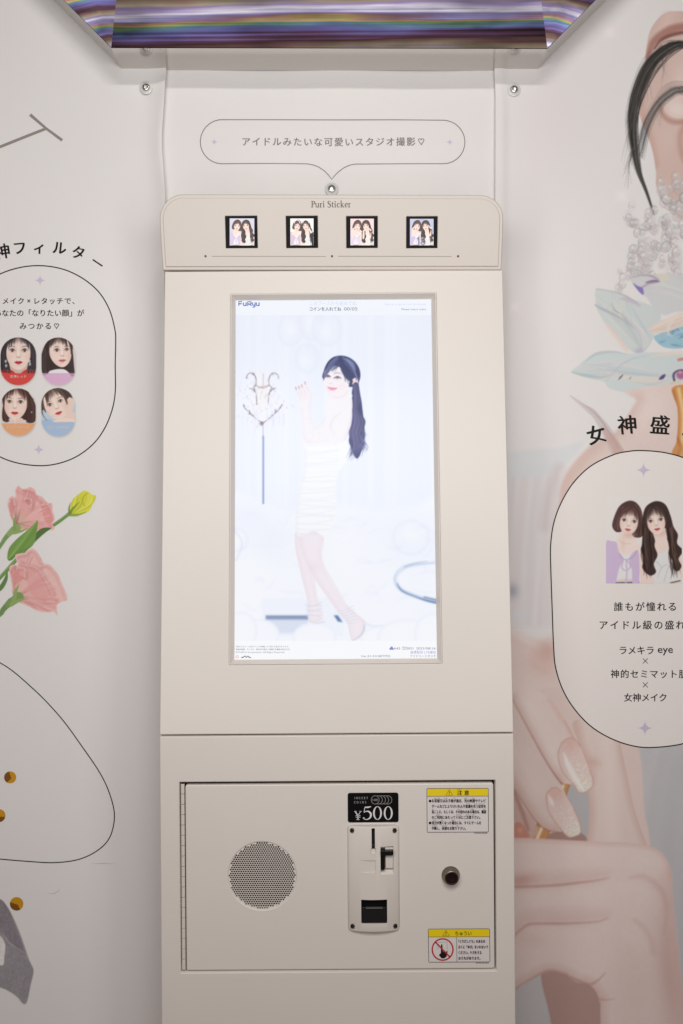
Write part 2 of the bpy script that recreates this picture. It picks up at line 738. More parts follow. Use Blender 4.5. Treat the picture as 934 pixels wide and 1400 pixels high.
    def build(s, name, F, w, mt, parent, warp=None, bend=None, trim=None):
        """The grid as a mesh on frame F; warp maps the painting's own coordinates to photo pixels."""
        X, Y = np.meshgrid(s.xs, s.ys)
        B = bend(X, Y) if bend else 0.0
        PX, PY = warp(X, Y) if warp else (X, Y)
        n, u, v, o = (np.array(t) for t in (F.n, F.u, F.v, F.o))
        c = np.array((0, 0, CAM_Z))
        d = np.stack([(PX - CX) / FPX, np.ones_like(PX), (CY - PY) / FPX], -1)
        t = (o - c) @ n / (d @ n)
        P = c + d * t[..., None]
        P = P + n * (w + B)[..., None] if bend else P + n * w
        h, k = X.shape
        me = bpy.data.meshes.new(name)
        P = P.reshape(-1, 3)
        rgb = s.C.reshape(-1, 3)
        idx = np.arange(h * k).reshape(h, k)
        q = np.stack([idx[1:, :-1], idx[1:, 1:], idx[:-1, 1:], idx[:-1, :-1]], -1).reshape(-1, 4)
        if trim is not None:                       # bare paper carries no ink: leave it out
            inked = (np.abs(rgb - np.asarray(trim, float)).max(1) > 0.4)
            q = q[inked[q].any(1)]
            used, q = np.unique(q, return_inverse=True)
            q = q.reshape(-1, 4)
            P, rgb = P[used], rgb[used]
        nf = len(q)
        q = q.reshape(-1)
        me.vertices.add(len(P))
        me.vertices.foreach_set('co', P.reshape(-1).astype(np.float32))
        me.loops.add(nf * 4)
        me.loops.foreach_set('vertex_index', q.astype(np.int32))
        me.polygons.add(nf)
        me.polygons.foreach_set('loop_start', np.arange(0, nf * 4, 4, dtype=np.int32))
        me.polygons.foreach_set('use_smooth', np.ones(nf, bool))
        me.update(calc_edges=True)
        at = me.color_attributes.new('ink', 'FLOAT_COLOR', 'POINT')
        rgba = np.ones((len(P), 4), np.float32)
        rgba[:, :3] = lin(np.clip(rgb, 0, 255))
        at.data.foreach_set('color', rgba.reshape(-1))
        me.materials.append(mt)
        return link(name, me, parent)


def steps(*seg):
    """Grid lines: (from, to, step) runs joined."""
    out = []
    for a, b, st in seg:
        n = max(1, int(round((b - a) / st)))
        out += list(a + (b - a) * np.arange(n) / n)
    return np.array(out + [seg[-1][1]])


def capsule(x0, y0, x1, y1, n=14):
    r = (x1 - x0) / 2
    cx = (x0 + x1) / 2
    return [(cx + r * math.cos(math.pi + math.pi * i / n), y0 + r + r * math.sin(math.pi + math.pi * i / n)) for i in range(n + 1)] + \
           [(cx + r * math.cos(math.pi * i / n), y1 - r + r * math.sin(math.pi * i / n)) for i in range(n + 1)]


def girl(P, ox, oy, s, rot=0, yaw=0.0, lips=(190, 40, 50), hair=(52, 42, 40), skin=(244, 222, 210), clip=None, eye=1.0, dx=0.235,
         bangs=1.0, seed=1, f=0.7, soft=1.0, smile=0.0, part=0.0):
    """A printed young woman's face: s is the face's width, (ox, oy) the point between the eyes."""
    rng = random.Random(seed)
    c, n = math.cos(R(rot)), math.sin(R(rot))

    def T(*pts):
        return [(ox + s * (x * c - y * n), oy + s * (x * n + y * c)) for x, y in pts]
    y0 = yaw * 0.10
    hair, skin = np.array(hair, float), np.array(skin, float)
    face = [(-.49, -.12), (-.485, .12), (-.43, .38), (-.30, .60), (-.12, .74), (0, .765), (.12, .74), (.30, .60), (.43, .38), (.485, .12), (.49, -.12), (.40, -.5), (0, -.66), (-.40, -.5)]
    face = [(x + y0 * 0.8 * max(0, y) / .7, y) for x, y in face]
    mk = P.poly(T(*face), skin, f, clip=clip, ret=True)
    fc = mk if clip is None else mk * clip
    sh = skin * (0.90, 0.83, 0.79)
    for x, y, r, a in ((-.47, .3, .16, .55), (.47, .3, .16, .55), (0, -.62, .35, .5), (0, .82, .22, .35)):
        q = T((x - y0 * .6, y))[0]
        P.blob(q[0], q[1], r * s, r * s * 1.4, sh, a * soft, rot, fc)
    for x in (-.27, .27):
        q = T((x + y0, .22))[0]
        P.blob(q[0], q[1], .14 * s, .10 * s, (246, 200, 192), .32, rot, fc)
    q = T((y0, .0))[0]
    P.blob(q[0], q[1], .05 * s, .3 * s, (255, 246, 240), .5, rot, fc)
    # modelling of brow, nose sides and jaw
    for x, y, rx, ry, a in ((-.10, .12, .05, .16, .35), (.10, .12, .05, .16, .35), (-.30, .52, .14, .10, .35), (.30, .52, .14, .10, .35), (0, .60, .10, .035, .35), (0, -.40, .34, .12, .35)):
        q = T((x + y0, y))[0]
        P.blob(q[0], q[1], rx * s, ry * s, skin * (.91, .85, .82), a * soft, rot, fc)
    P.blob(*T((y0, .68))[0], .08 * s, .05 * s, (255, 244, 236), .5, rot, fc)
    # nose
    P.stroke(T((-.06 + y0 * 1.3, .245), (-.03 + y0 * 1.3, .27)), .035 * s, (168, 112, 100), f, .65, 0, fc)
    P.stroke(T((.06 + y0 * 1.3, .245), (.03 + y0 * 1.3, .27)), .035 * s, (168, 112, 100), f, .65, 0, fc)
    P.blob(*T((y0 * 1.3, .285))[0], .07 * s, .03 * s, (214, 170, 156), .6, rot, fc)
    # mouth
    w, yl = .15, .465
    P.poly(T((-w + y0, yl - smile * .04), (-.06 + y0, yl - .05), (y0, yl - .035), (.06 + y0, yl - .05), (w + y0, yl - smile * .04), (.08 + y0, yl + .06), (y0, yl + .085), (-.08 + y0, yl + .06)),
           lips, f * 1.6, .82, clip=fc)
    P.stroke(T((-w + y0, yl - smile * .04), (y0, yl + .012), (w + y0, yl - smile * .04)), .022 * s, np.array(lips) * .55, f, .7, 4, fc)
    P.blob(*T((y0 - .02, yl + .045))[0], .045 * s, .018 * s, np.minimum(np.array(lips) * 1.15 + 50, 255), .55, rot, fc)
    # eyes, brows
    for sg in (-1, 1):
        ex = sg * dx + y0 * 1.15
        k = eye * (1 - .12 * sg * yaw)
        P.blob(*T((ex, -.01))[0], .14 * s, .085 * s, skin * (.86, .74, .70), .55, rot, fc)
        P.poly(T((ex - .095 * k, .012), (ex - .03 * k, -.042 * k), (ex + .04 * k, -.042 * k), (ex + .095 * k, .008), (ex + .03 * k, .045 * k), (ex - .04 * k, .045 * k)), (238, 228, 224), f * 1.2, .9, clip=fc)
        P.poly([(T((ex + .052 * k * math.cos(t), .003 + .056 * k * math.sin(t)))[0]) for t in np.linspace(0, 6.28, 9)[:-1]], (70, 50, 44), f * 1.3, .95, clip=fc)
        P.blob(*T((ex - .015, -.02))[0], .016 * s, .016 * s, (255, 255, 255), .8, 0, fc)
        P.stroke(T((ex - .11 * k, .022 if sg > 0 else .012), (ex - .05 * k, -.045 * k), (ex + .04 * k, -.05 * k), (ex + .11 * k, .012 if sg > 0 else .022)), (.014 * s, .03 * s, .03 * s, .014 * s), (44, 32, 31), f, .85, 4, fc)
        P.stroke(T((ex - .08, .062 * k), (ex, .072 * k), (ex + .08, .06 * k)), .016 * s, (176, 120, 108), f, .5, 4, fc)
        P.stroke(T((ex - sg * .10, -.135), (ex + sg * .03, -.165), (ex + sg * .13, -.125)), (.03 * s, .042 * s, .015 * s), hair * 1.3 + 20, f, .6, 4, fc)
    # fringe: strands from the crown, thin in the middle so the brow shows
    for i in range(int(26 * bangs)):
        t = -1 + 2 * (i + rng.random() * .8) / (26 * bangs)
        x1 = t * .44 + part
        yy = -.30 + .26 * abs(t) ** 1.6 + rng.uniform(-.06, .05)
        wd = (.05 + .05 * abs(t)) * s * rng.uniform(.6, 1.2)
        P.stroke(T((t * .12 + part * .5, -.74), (t * .34 + part * .8, -.52), (x1 + .02 * rng.uniform(-1, 1), yy)), (wd * 1.3, wd, wd * .15), hair * rng.uniform(.8, 1.45), f, .45 + .5 * abs(t), 4, clip)
    for sg in (-1, 1):
        P.stroke(T((sg * .1 + part, -.72), (sg * .42, -.45), (sg * .52, -.1), (sg * .50, .25)), (.2 * s, .17 * s, .12 * s, .03 * s), hair, f, 1, 5, clip)
        for j in range(4):
            o = rng.uniform(-.05, .05)
            P.stroke(T((sg * .12 + o, -.7), (sg * (.40 + o), -.42), (sg * (.5 + o), -.05), (sg * (.51 + o), .2)), .025 * s, hair * 1.5 + 12, f, .4, 5, clip)
    return T


def hair_strands(P, a, b, col, n, spread, w, seed, clip=None, wave=0.0, f=0.7, alpha=.6):
    """Strands between two polylines a and b (left and right edge of a lock)."""
    rng = random.Random(seed)
    a, b = np.asarray(a, float), np.asarray(b, float)
    col = np.array(col, float)
    for i in range(n):
        t = rng.random()
        p = a + (b - a) * t
        p = p + np.array([[rng.uniform(-spread, spread) + wave * math.sin(k * 2.1 + t * 4), 0] for k in range(len(p))])
        P.stroke(p, w * rng.uniform(.5, 1.4), np.clip(col * rng.uniform(.6, 1.6) + rng.uniform(0, 14), 0, 255), f, alpha, 4, clip)

# ------------------------------------------------------------------ the printed pictures
WHITE = (235, 230, 227)
SK, SKS, SKD = (230, 209, 201), (206, 168, 156), (172, 116, 102)


def paint_right():
    xs = steps((660, 690, 5), (690, 945, 0.8), (945, 1230, 6))
    ys = steps((-160, 0, 5), (0, 640, 0.8), (640, 1400, 1.0), (1400, 2080, 8))
    P = Canvas(xs, ys, WHITE)
    P.blob(750, 170, 90, 150, (232, 222, 222), .5)
    # faint printed glints
    for x, y, r in ((834, 44, 46), (850, 268, 44), (703, 420, 40)):
        for a in (40, -42):
            c, n = math.cos(R(a)), math.sin(R(a))
            P.stroke([(x - c * r, y - n * r), (x, y), (x + c * r, y + n * r)], (0, 5, 0), (240, 231, 229), 3, .75, 0)
        P.blob(x, y, 7, 7, (246, 238, 236), .8)
    # ---- ear and cheek
    ear = P.mask([(1240, 10), (934, 15), (914, 16), (901, 24), (889, 42), (884, 66), (880, 100), (873, 140), (877, 165), (888, 192), (894, 214), (897, 236), (900, 262), (930, 300), (1000, 330), (1240, 340)], 1.2)
    b = P.full()
    P.lay(b, ear, (216, 188, 178))
    P.blob(910, 36, 10, 40, (232, 200, 190), .7, 20, ear)
    P.blob(930, 120, 16, 46, (238, 214, 206), .7, 10, ear)
    P.stroke([(885, 80), (893, 58), (908, 46), (925, 38), (960, 34)], (6, 9, 12, 11, 9), (168, 116, 104), 5, .8, clip=ear)
    P.stroke([(895, 66), (905, 54), (925, 46), (950, 43)], (2, 4, 5, 4), (116, 74, 66), 3, .8, clip=ear)
    P.stroke([(876, 140), (881, 165), (890, 190), (897, 225)], 9, (206, 166, 154), 7, .6, clip=ear)
    P.blob(926, 150, 16, 12, (240, 222, 214), .95, 20, ear)
    P.stroke([(902, 142), (906, 156), (916, 165), (930, 167), (950, 162)], (3, 6, 8, 7, 5), (184, 136, 124), 5, .75, clip=ear)
    P.stroke([(938, 168), (930, 185), (931, 205), (940, 225)], 8, (196, 152, 140), 6, .7, clip=ear)
    P.blob(912, 190, 14, 22, (224, 198, 189), .6, 0, ear)
    rng = random.Random(5)
    hair = (54, 50, 46)
    main = [(1000, 66), (934, 60), (914, 66), (894, 84), (880, 108), (869, 140), (865, 168), (867, 200), (873, 232), (884, 262), (894, 292)]
    prof = (1.3, 1.2, 1.15, 1.2, 1.2, 1.1, .95, .8, .55, .3, .1)
    P.stroke(main, (3, 4, 5, 5, 4, 4, 3, 2, 1.4, .6, .2), hair, 6, .4, 5)
    for i in range(170):
        o = rng.gauss(0, 3.4)
        e = rng.choice((5, 6, 7, 8, 9, 10, 11, 11))
        s0 = rng.choice((0, 0, 0, 1, 2, 3))
        if e - s0 < 4:
            continue
        ph, fr_, am = rng.uniform(0, 6), rng.uniform(.6, 1.9), rng.uniform(.4, 2.6)
        pts = []
        for k, (x, y) in enumerate(main[s0:e]):
            k += s0
            pts.append((x + (o + am * math.sin(ph + k * fr_)) * prof[k], y + o * .5 * prof[k] + rng.uniform(-.8, .8)))
        g_ = rng.randint(22, 74)
        if rng.random() < .12:
            g_ = rng.randint(96, 140)
        P.stroke(pts, [rng.uniform(.3, 1.2)] * (len(pts) - 1) + [.1], (g_, g_ - 3, g_ - 6), .8, rng.uniform(.35, .85), 4)
    for i in range(34):
        k = rng.randint(2, 7)
        x, y = main[k]
        l = rng.uniform(20, 62)
        P.stroke([(x, y), (x - rng.uniform(3, 9), y + l * .4), (x - rng.uniform(2, 16), y + l)], (.9, .7, .1), (74, 70, 66), .8, rng.uniform(.25, .6), 5)
    sec = [(1000, 128), (934, 124), (915, 131), (899, 146), (886, 170), (880, 192), (875, 214)]
    for i in range(22):
        o = rng.gauss(0, 2.6)
        pts = [(x + o * (.4 + k * .12) + rng.uniform(-.8, .8), y + o) for k, (x, y) in enumerate(sec)]
        P.stroke(pts, [rng.uniform(.3, 1.0)] * 6 + [.15], (rng.randint(30, 90),) * 3, .8, rng.uniform(.4, .85), 4)
    for i in range(7):
        P.stroke([(934, 112 + i * 3), (918, 112 + i * 2), (902 + i, 124 + i * 3), (890 + 2 * i, 150 + i * 4)], (1, .8, .6, .1), (96, 88, 82), .8, .45, 5)
    # ---- crystal beads
    beads = []
    for (x0, x1, y0, y1, n) in ((902, 960, 240, 285, 24), (880, 960, 270, 320, 36), (862, 960, 300, 350, 44), (856, 960, 330, 385, 44), (846, 900, 350, 400, 18), (858, 872, 278, 310, 4)):
        for _ in range(n):
            beads.append((rng.uniform(x0, x1), rng.uniform(y0, y1), rng.uniform(4.2, 8.5)))
    for x, y, r in beads:
        g = rng.randint(196, 226)
        a = rng.uniform(.3, .6)
        P.blob(x, y, r * rng.uniform(.6, 1), r * rng.uniform(.9, 1.4), (g, g - 6, g - 6), a, rng.uniform(-40, 40), None, 2)
        pts = [(x + r * math.cos(t) * .9, y + r * math.sin(t)) for t in np.linspace(0, 6.28, 9)[:-1]]
        P.stroke(pts[rng.randint(0, 3):rng.randint(5, 8)], rng.uniform(.6, 1.8), (158 + rng.randint(-30, 24), 148, 148), 1.2, rng.uniform(.25, .6), 4)
        P.stroke([(x - r * .4, y - r * .1), (x, y + r * .5), (x + r * .4, y + r * .2)], 1.0, (170, 160, 160), 1.2, .4, 4)
        P.blob(x - r * .3 + rng.uniform(-1, 1), y - r * .35, r * .26, r * .18, (246, 244, 244), .75, rng.uniform(0, 90))
    # ---- iridescent flower
    def veins(poly, n, c0, c1, amp, seed, w=1.4):
        mk = P.mask(poly, 1.2)
        rr = random.Random(seed)
        for i in range(n):
            t = rr.uniform(-amp, amp)
            mx, my = (c0[0] + c1[0]) / 2 + t, (c0[1] + c1[1]) / 2 + t * .6
            e = (c1[0] + rr.uniform(-amp, amp), c1[1] + rr.uniform(-amp, amp) * .5)
            col = rr.choice([(190, 196, 198), (222, 228, 228), (226, 214, 214), (198, 204, 214), (214, 222, 214), (232, 222, 206), (188, 208, 212)])
            P.stroke([c0, (mx, my), e], (rr.uniform(.5, w * 2), rr.uniform(.5, w * 2.4), .3), col, 1.6, rr.uniform(.3, .7), 5, mk)
        return mk
    up = [(861, 380), (880, 374), (899, 375), (934, 375), (1010, 372), (1010, 440), (934, 426), (909, 431), (893, 420), (886, 409), (876, 398)]
    P.poly(up, (214, 214, 214), 1.2, .92)
    veins(up, 26, (990, 420), (868, 382), 22, 3)
    P.stroke([(862, 380), (878, 376), (892, 378), (900, 384), (886, 388), (878, 393)], (1, 2, 3, 3, 3, 2), (180, 156, 172), 2, .75)
    P.stroke([(884, 386), (894, 384), (902, 385)], (2, 3.5, 1), (130, 110, 156), 1.4, .8)
    P.poly([(865, 387), (872, 391), (879, 394), (880, 403), (874, 399)], (140, 122, 190), 1.2, .95, 3)
    P.poly([(899, 375), (912, 374), (916, 382), (906, 385)], (226, 218, 200), 1.4, .8, 3)
    p1 = [(815, 395), (830, 397), (846, 400), (860, 408), (872, 411), (892, 419), (904, 432), (896, 455), (884, 478), (869, 482), (856, 474), (846, 462), (829, 444), (820, 430), (815, 417)]
    P.poly(p1, (211, 217, 215), 1.2, .95)
    veins(p1, 44, (878, 478), (840, 410), 34, 8)
    P.stroke([(814, 417), (824, 423), (840, 430), (852, 437), (862, 448)], (2, 3.4, 2.6, 2, .6), (186, 188, 194), 1.5, .85)
    P.stroke([(815, 395), (840, 399), (858, 406), (876, 418)], (1, 1.5, 2.4, 1), (190, 184, 188), 1.5, .8)
    P.stroke([(846, 408), (860, 410), (874, 418)], (1, 6, 2), (200, 186, 196), 3, .6)
    P.stroke([(836, 415), (840, 424), (850, 430), (858, 440), (866, 448)], (.8, 1.6, 1.2, 1.6, .6), (176, 170, 170), 1.2, .7)
    for i in range(9):
        P.blob(832 + i * 3.2, 446 + i * 4.2, 3, 6, (236, 212, 198), .5, -35)
    P.blob(874, 480, 6, 4, (190, 182, 200), .8)
    P.poly([(894, 461), (902, 456), (912, 449), (922, 450), (934, 446), (980, 440), (980, 470), (934, 476), (915, 476), (903, 472)], (162, 198, 212), 1.4, .95)
    for i in range(26):
        x, y = rng.uniform(896, 960), rng.uniform(450, 474)
        P.stroke([(x, y), (x + rng.uniform(3, 10), y - rng.uniform(-3, 6)), (x + rng.uniform(8, 18), y + rng.uniform(-4, 4))], (.6, rng.uniform(1.5, 4), .5),
                 rng.choice([(126, 172, 200), (108, 150, 190), (176, 212, 214), (216, 226, 230), (150, 200, 200)]), 1.4, .7, 5)
    rib = [(887, 449), (900, 440), (918, 433), (934, 425), (990, 410), (990, 436), (940, 444), (918, 452), (905, 455), (893, 456)]
    P.poly(rib, (232, 216, 204), 1.2, .95)
    for i in range(8):
        o = i * 3.2
        P.stroke([(889, 451 + o * .1), (912, 438 + o * .5), (940, 424 + o * .8), (980, 412 + o)], (.6, 1.6, 1.2, 1), rng.choice([(242, 230, 220), (222, 200, 188), (236, 220, 200)]), 1.2, .6)
    P.stroke([(930, 428), (918, 440), (913, 452), (917, 458)], (1, 4, 4, 1), (236, 222, 216), 1.5, .8)
    low = [(782, 508), (791, 500), (801, 491), (816, 482), (838, 480), (860, 484), (880, 482), (912, 482), (940, 484), (1010, 480), (1010, 530), (934, 525), (912, 528), (879, 530), (856, 536), (834, 531), (826, 522), (812, 519), (798, 515)]
    P.poly(low, (211, 220, 219), 1.2, .96)
    veins(low, 60, (920, 515), (800, 505), 26, 12)
    P.stroke([(782, 509), (800, 513), (822, 516), (834, 513)], (1.5, 4.2, 2.6, .8), (188, 196, 200), 1.8, .85)
    P.stroke([(800, 495), (815, 484), (838, 481), (856, 484)], (1, 4, 3, 1), (190, 200, 202), 2, .7)
    P.stroke([(830, 521), (846, 502), (866, 490), (890, 486)], (1, 2, 2, .6), (194, 202, 210), 1.6, .7)
    P.stroke([(846, 519), (849, 515.5), (852, 512)], (.8, 2, .8), (92, 84, 124), .9, .9)
    P.stroke([(861, 518), (863, 515.5)], (1.4, 1), (130, 124, 160), .9, .8)
    P.poly([(901, 519), (903, 515), (908, 511.5), (910, 513), (907, 518)], (92, 76, 128), 1.0, .95, 3)
    P.stroke([(887, 488), (910, 484), (940, 482)], (1, 5, 6), (236, 220, 206), 2, .7)
    P.blob(931, 512, 7, 7, (176, 110, 148), 1.0, 0, None, 3)
    P.stroke([(922, 520), (921, 512), (926, 507), (934, 506)], (3, 3, 2, 2), (84, 70, 108), 1.1, .9)
    P.blob(930, 509, 2.4, 2, (224, 186, 206), .9)
    P.stroke([(928, 492), (942, 489)], 4, (214, 130, 112), 1.2, .8, 0)
    for i in range(26):
        P.blob(rng.uniform(914, 950), rng.uniform(523, 529), rng.uniform(1, 2.2), rng.uniform(.8, 1.8), rng.choice([(226, 192, 112), (240, 222, 170), (196, 150, 84), (238, 232, 216)]), .9)
    # ---- lower picture: shoulder, draped cloth, hand
    sk = P.mask([(884, 530), (871, 548), (856, 572), (840, 592), (812, 606), (789, 628), (770, 655), (758, 700), (752, 770), (756, 890), (720, 880), (660, 862), (660, 1020), (1240, 1040), (1240, 527)], 7)
    P.lay(b, sk, SK)
    P.blob(890, 560, 30, 40, (238, 220, 212), .7, 0, sk)
    P.stroke([(872, 546), (848, 584), (812, 612), (780, 650), (762, 700)], 18, (214, 180, 168), 14, .45, clip=sk)
    P.stroke([(700, 868), (730, 880), (755, 900)], 34, (228, 200, 190), 24, .5)
    P.blob(748, 890, 16, 16, (204, 156, 142), .7)
    P.blob(738, 912, 26, 14, (218, 178, 166), .5, 30)
    # draped cloth at the left of the skin
    cl = P.mask([(660, 690), (690, 655), (722, 640), (760, 640), (764, 690), (754, 740), (752, 860), (720, 868), (690, 850), (660, 850)], 10)
    P.lay(b, cl, (230, 224, 223))
    vl = P.mask([(660, 622), (700, 618), (730, 614), (765, 612), (798, 604), (775, 634), (745, 650), (718, 655), (696, 659), (660, 664)], 6)
    P.lay(b, vl * .7, (222, 225, 227))
    for i in range(15):
        x = 694 + i * 4.6 + rng.uniform(-2, 2)
        P.stroke([(x + 6, 655), (x + rng.uniform(-3, 3), 730), (x - 8 + rng.uniform(-4, 4), 850)], (3, rng.uniform(4, 9), 4), rng.choice([(216, 208, 209), (238, 234, 233), (220, 214, 215), (224, 210, 208)]), 9, .35, clip=cl)
    P.stroke([(764, 640), (750, 680), (745, 720)], 14, (212, 196, 196), 12, .5)
    P.blob(700, 808, 9, 10, (166, 166, 180), .8)
    P.blob(708, 840, 12, 7, (226, 226, 232), .7)
    # translucent thorn-like petal behind the title
    P.poly([(778, 540), (796, 552), (812, 559), (824, 572), (836, 586), (848, 606), (856, 622), (838, 622), (830, 606), (822, 590), (812, 572), (800, 560)], (204, 188, 186), 1.5, .65)
    P.poly([(822, 584), (836, 592), (850, 612), (856, 624), (842, 624), (836, 610)], (208, 164, 150), 2, .55)
    P.stroke([(780, 541), (806, 558), (824, 577), (846, 612)], (.5, 1.5, 2.4, 1), (176, 162, 164), 1.4, .6)
    # golden stem
    gp = [(919, 530), (926, 556), (927, 580), (925, 604), (921, 622), (966, 622), (960, 570), (950, 530)]
    gm = P.mask(gp, 1.2)
    P.lay(b, gm, (214, 150, 92))
    P.stroke([(928, 532), (934, 566), (933, 600), (930, 622)], 5, (240, 204, 150), 3, .9, clip=gm)
    P.stroke([(921, 534), (926, 562), (926, 600)], 2.4, (184, 116, 62), 2, .8, clip=gm)
    P.stroke([(926, 600), (931, 611), (928, 622)], 5, (176, 108, 56), 3, .6, clip=gm)
    # grey cloth behind the hand
    gy = P.mask([(846, 1000), (1240, 1000), (1240, 2100), (660, 2100), (660, 1380), (720, 1330), (800, 1340), (860, 1180), (850, 1050)], 3)
    P.lay(b, gy, (196, 193, 194))
    for i in range(14):
        x = rng.uniform(860, 1000)
        P.stroke([(x + 30, 1010), (x + 8, 1090), (x - 6 + rng.uniform(-10, 10), 1200), (x - 10, 1400)], (5, 14, 12, 8), rng.choice([(184, 181, 183), (208, 205, 205), (190, 190, 194)]), 14, .3, clip=gy)
    # back fingers at the far left
    P.poly([(660, 940), (700, 950), (760, 940), (830, 960), (870, 1010), (880, 1100), (870, 1180), (660, 1180)], (226, 202, 193), 3, 1)
    # raised finger, right
    fc_ = [(786, 985), (790, 1012), (800, 1040), (806, 1064), (803, 1077), (805, 1096), (806, 1114), (804, 1134), (801, 1160), (890, 1170), (884, 1154), (874, 1126), (866, 1100), (861, 1076), (857, 1057), (853, 1038), (849, 1018), (846, 985)]
    mk = P.mask(fc_, 1.6)
    P.lay(b, mk, (228, 206, 197))
    P.stroke(fc_[:9], 14, (206, 164, 150), 12, .6, clip=mk)
    P.stroke(fc_[10:], 12, (208, 170, 158), 10, .6, clip=mk)
    P.stroke([(828, 1000), (834, 1060), (836, 1110), (838, 1150)], 18, (236, 218, 210), 18, .7, clip=mk)
    P.blob(812, 1042, 10, 7, (206, 158, 144), .5, 20, mk)
    gap = P.mask([(779, 1072), (790, 1080), (803, 1079), (806, 1110), (801, 1150), (780, 1150), (768, 1120), (764, 1090)], 2)
    P.lay(b, gap, (184, 180, 182))
    P.poly([(752, 1140), (770, 1137), (795, 1139), (800, 1152), (750, 1152)], (164, 124, 114), 2, .95)
    # gold ring between the fingers
    for q in ([(766, 1068), (780, 1072), (772, 1096), (760, 1090)], [(736, 1122), (756, 1129), (746, 1152), (724, 1150)]):
        rm = P.mask(q, 1.0, 0)
        P.lay(b, rm, (200, 140, 84))
        (x0, y0), (x1, y1), (x2, y2), (x3, y3) = q
        P.stroke([(x0 * .6 + x1 * .4, y0 * .6 + y1 * .4), (x3 * .6 + x2 * .4, y3 * .6 + y2 * .4)], 4.2, (248, 226, 190), 2, .95, 0, rm)
        P.stroke([(x0, y0), (x3, y3)], 3, (150, 86, 44), 1.6, .8, 0, rm)
        P.stroke([(x1, y1), (x2, y2)], 3, (176, 108, 60), 1.6, .7, 0, rm)
    # lower finger with nail
    f2 = [(660, 958), (690, 968), (704, 972), (722, 992), (740, 1026), (754, 1050), (766, 1070), (778, 1096), (786, 1118), (772, 1134), (758, 1137), (746, 1133), (732, 1121), (716, 1098), (703, 1076), (680, 1046), (660, 1030)]
    mk = P.mask(f2, 1.4)
    P.lay(b, mk, (226, 203, 194))
    P.stroke([(684, 1050), (703, 1076), (716, 1098), (732, 1121), (746, 1133), (760, 1137)], 15, (208, 168, 156), 13, .7, clip=mk)
    P.stroke([(690, 1010), (712, 1040), (734, 1080)], 22, (236, 217, 209), 22, .7, clip=mk)
    # dark space and lips at the lower left
    P.poly([(660, 1040), (690, 1064), (703, 1082), (716, 1104), (731, 1124), (736, 1136), (726, 1147), (704, 1148), (660, 1148)], (206, 170, 160), 2.5, .95)
    P.stroke([(703, 1082), (714, 1110), (722, 1134)], 5, (168, 118, 106), 4, .7)
    P.poly([(698, 1138), (704, 1126), (712, 1125), (719, 1134), (724, 1146), (700, 1148)], (204, 132, 112), 1.6, .95)
    P.blob(711, 1135, 4, 4, (228, 168, 146), .7)
    # upper finger with nail
    f1 = [(690, 930), (720, 936), (752, 956), (772, 985), (784, 1012), (796, 1034), (806, 1062), (794, 1072), (778, 1072), (766, 1069), (756, 1056), (742, 1032), (724, 1000), (706, 966)]
    mk = P.mask(f1, 1.4)
    P.lay(b, mk, (232, 210, 202))
    P.stroke([(700, 955), (724, 1000), (748, 1042), (766, 1069)], 13, (210, 172, 160), 11, .7, clip=mk)
    P.stroke([(722, 960), (744, 1000), (762, 1040)], 18, (240, 223, 215), 20, .7, clip=mk)
    P.stroke([(752, 956), (774, 990), (786, 1014)], 8, (222, 180, 168), 7, .6, clip=mk)
    P.stroke([(700, 955), (724, 1000), (748, 1043), (766, 1069), (774, 1073)], (1, 1.5, 2, 2.6, 1), (164, 106, 92), 1.8, .65)
    P.stroke([(703, 1078), (718, 1102), (732, 1122), (746, 1134), (764, 1138)], (1.2, 1.6, 2, 2, 1), (164, 106, 92), 1.8, .7)
    P.stroke([(772, 985), (786, 1012), (800, 1040)], (1, 1.6, 1), (196, 140, 124), 1.6, .6)
    for nail, hl in (([(775, 1010), (768, 1016), (763, 1030), (765, 1044), (770, 1056), (778, 1066), (786, 1075), (790, 1082), (796, 1084), (804, 1081), (810, 1076), (811, 1066), (806, 1052), (800, 1037), (794, 1022), (788, 1013), (781, 1009)],
                      [(771, 1030), (777, 1046), (788, 1066), (797, 1079)]),
                     ([(755, 1077), (748, 1084), (747, 1094), (750, 1108), (757, 1121), (766, 1132), (772, 1140), (779, 1145), (787, 1143), (793, 1140), (794, 1131), (790, 1118), (784, 1105), (776, 1092), (768, 1083), (761, 1077)],
                      [(750, 1087), (754, 1096), (757, 1102)])):
        nm = P.mask(nail, 1.0)
        P.lay(b, nm, (231, 206, 198))
        top, tip = np.array(nail[0], float), np.array(nail[8], float) + (8, 4)
        P.blob(top[0] + 4, top[1] + 6, 15, 13, (222, 170, 158), .65, 60, nm)
        P.blob(tip[0] - 5, tip[1] - 6, 17, 15, (232, 222, 208), 1, 60, nm)
        for _ in range(240):
            t = rng.betavariate(4, 1.4)
            q = top + (tip - top) * t + np.array([rng.gauss(0, 9), rng.gauss(0, 6)])
            P.blob(q[0], q[1], .7, .7, rng.choice([(252, 250, 240), (206, 190, 170), (244, 232, 206), (255, 255, 252)]), .8, 0, nm)
        P.stroke(hl, (2, 7, 7, 3)[:len(hl)] if len(hl) == 4 else (1, 5, 1), (250, 244, 240), 3, .8, clip=nm)
        P.stroke(nail + nail[:1], 1.4, (196, 138, 122), 1.4, .6, 2)
        P.stroke([nail[12], nail[13], nail[14]], 1.6, (250, 240, 234), 1.2, .7, clip=nm)
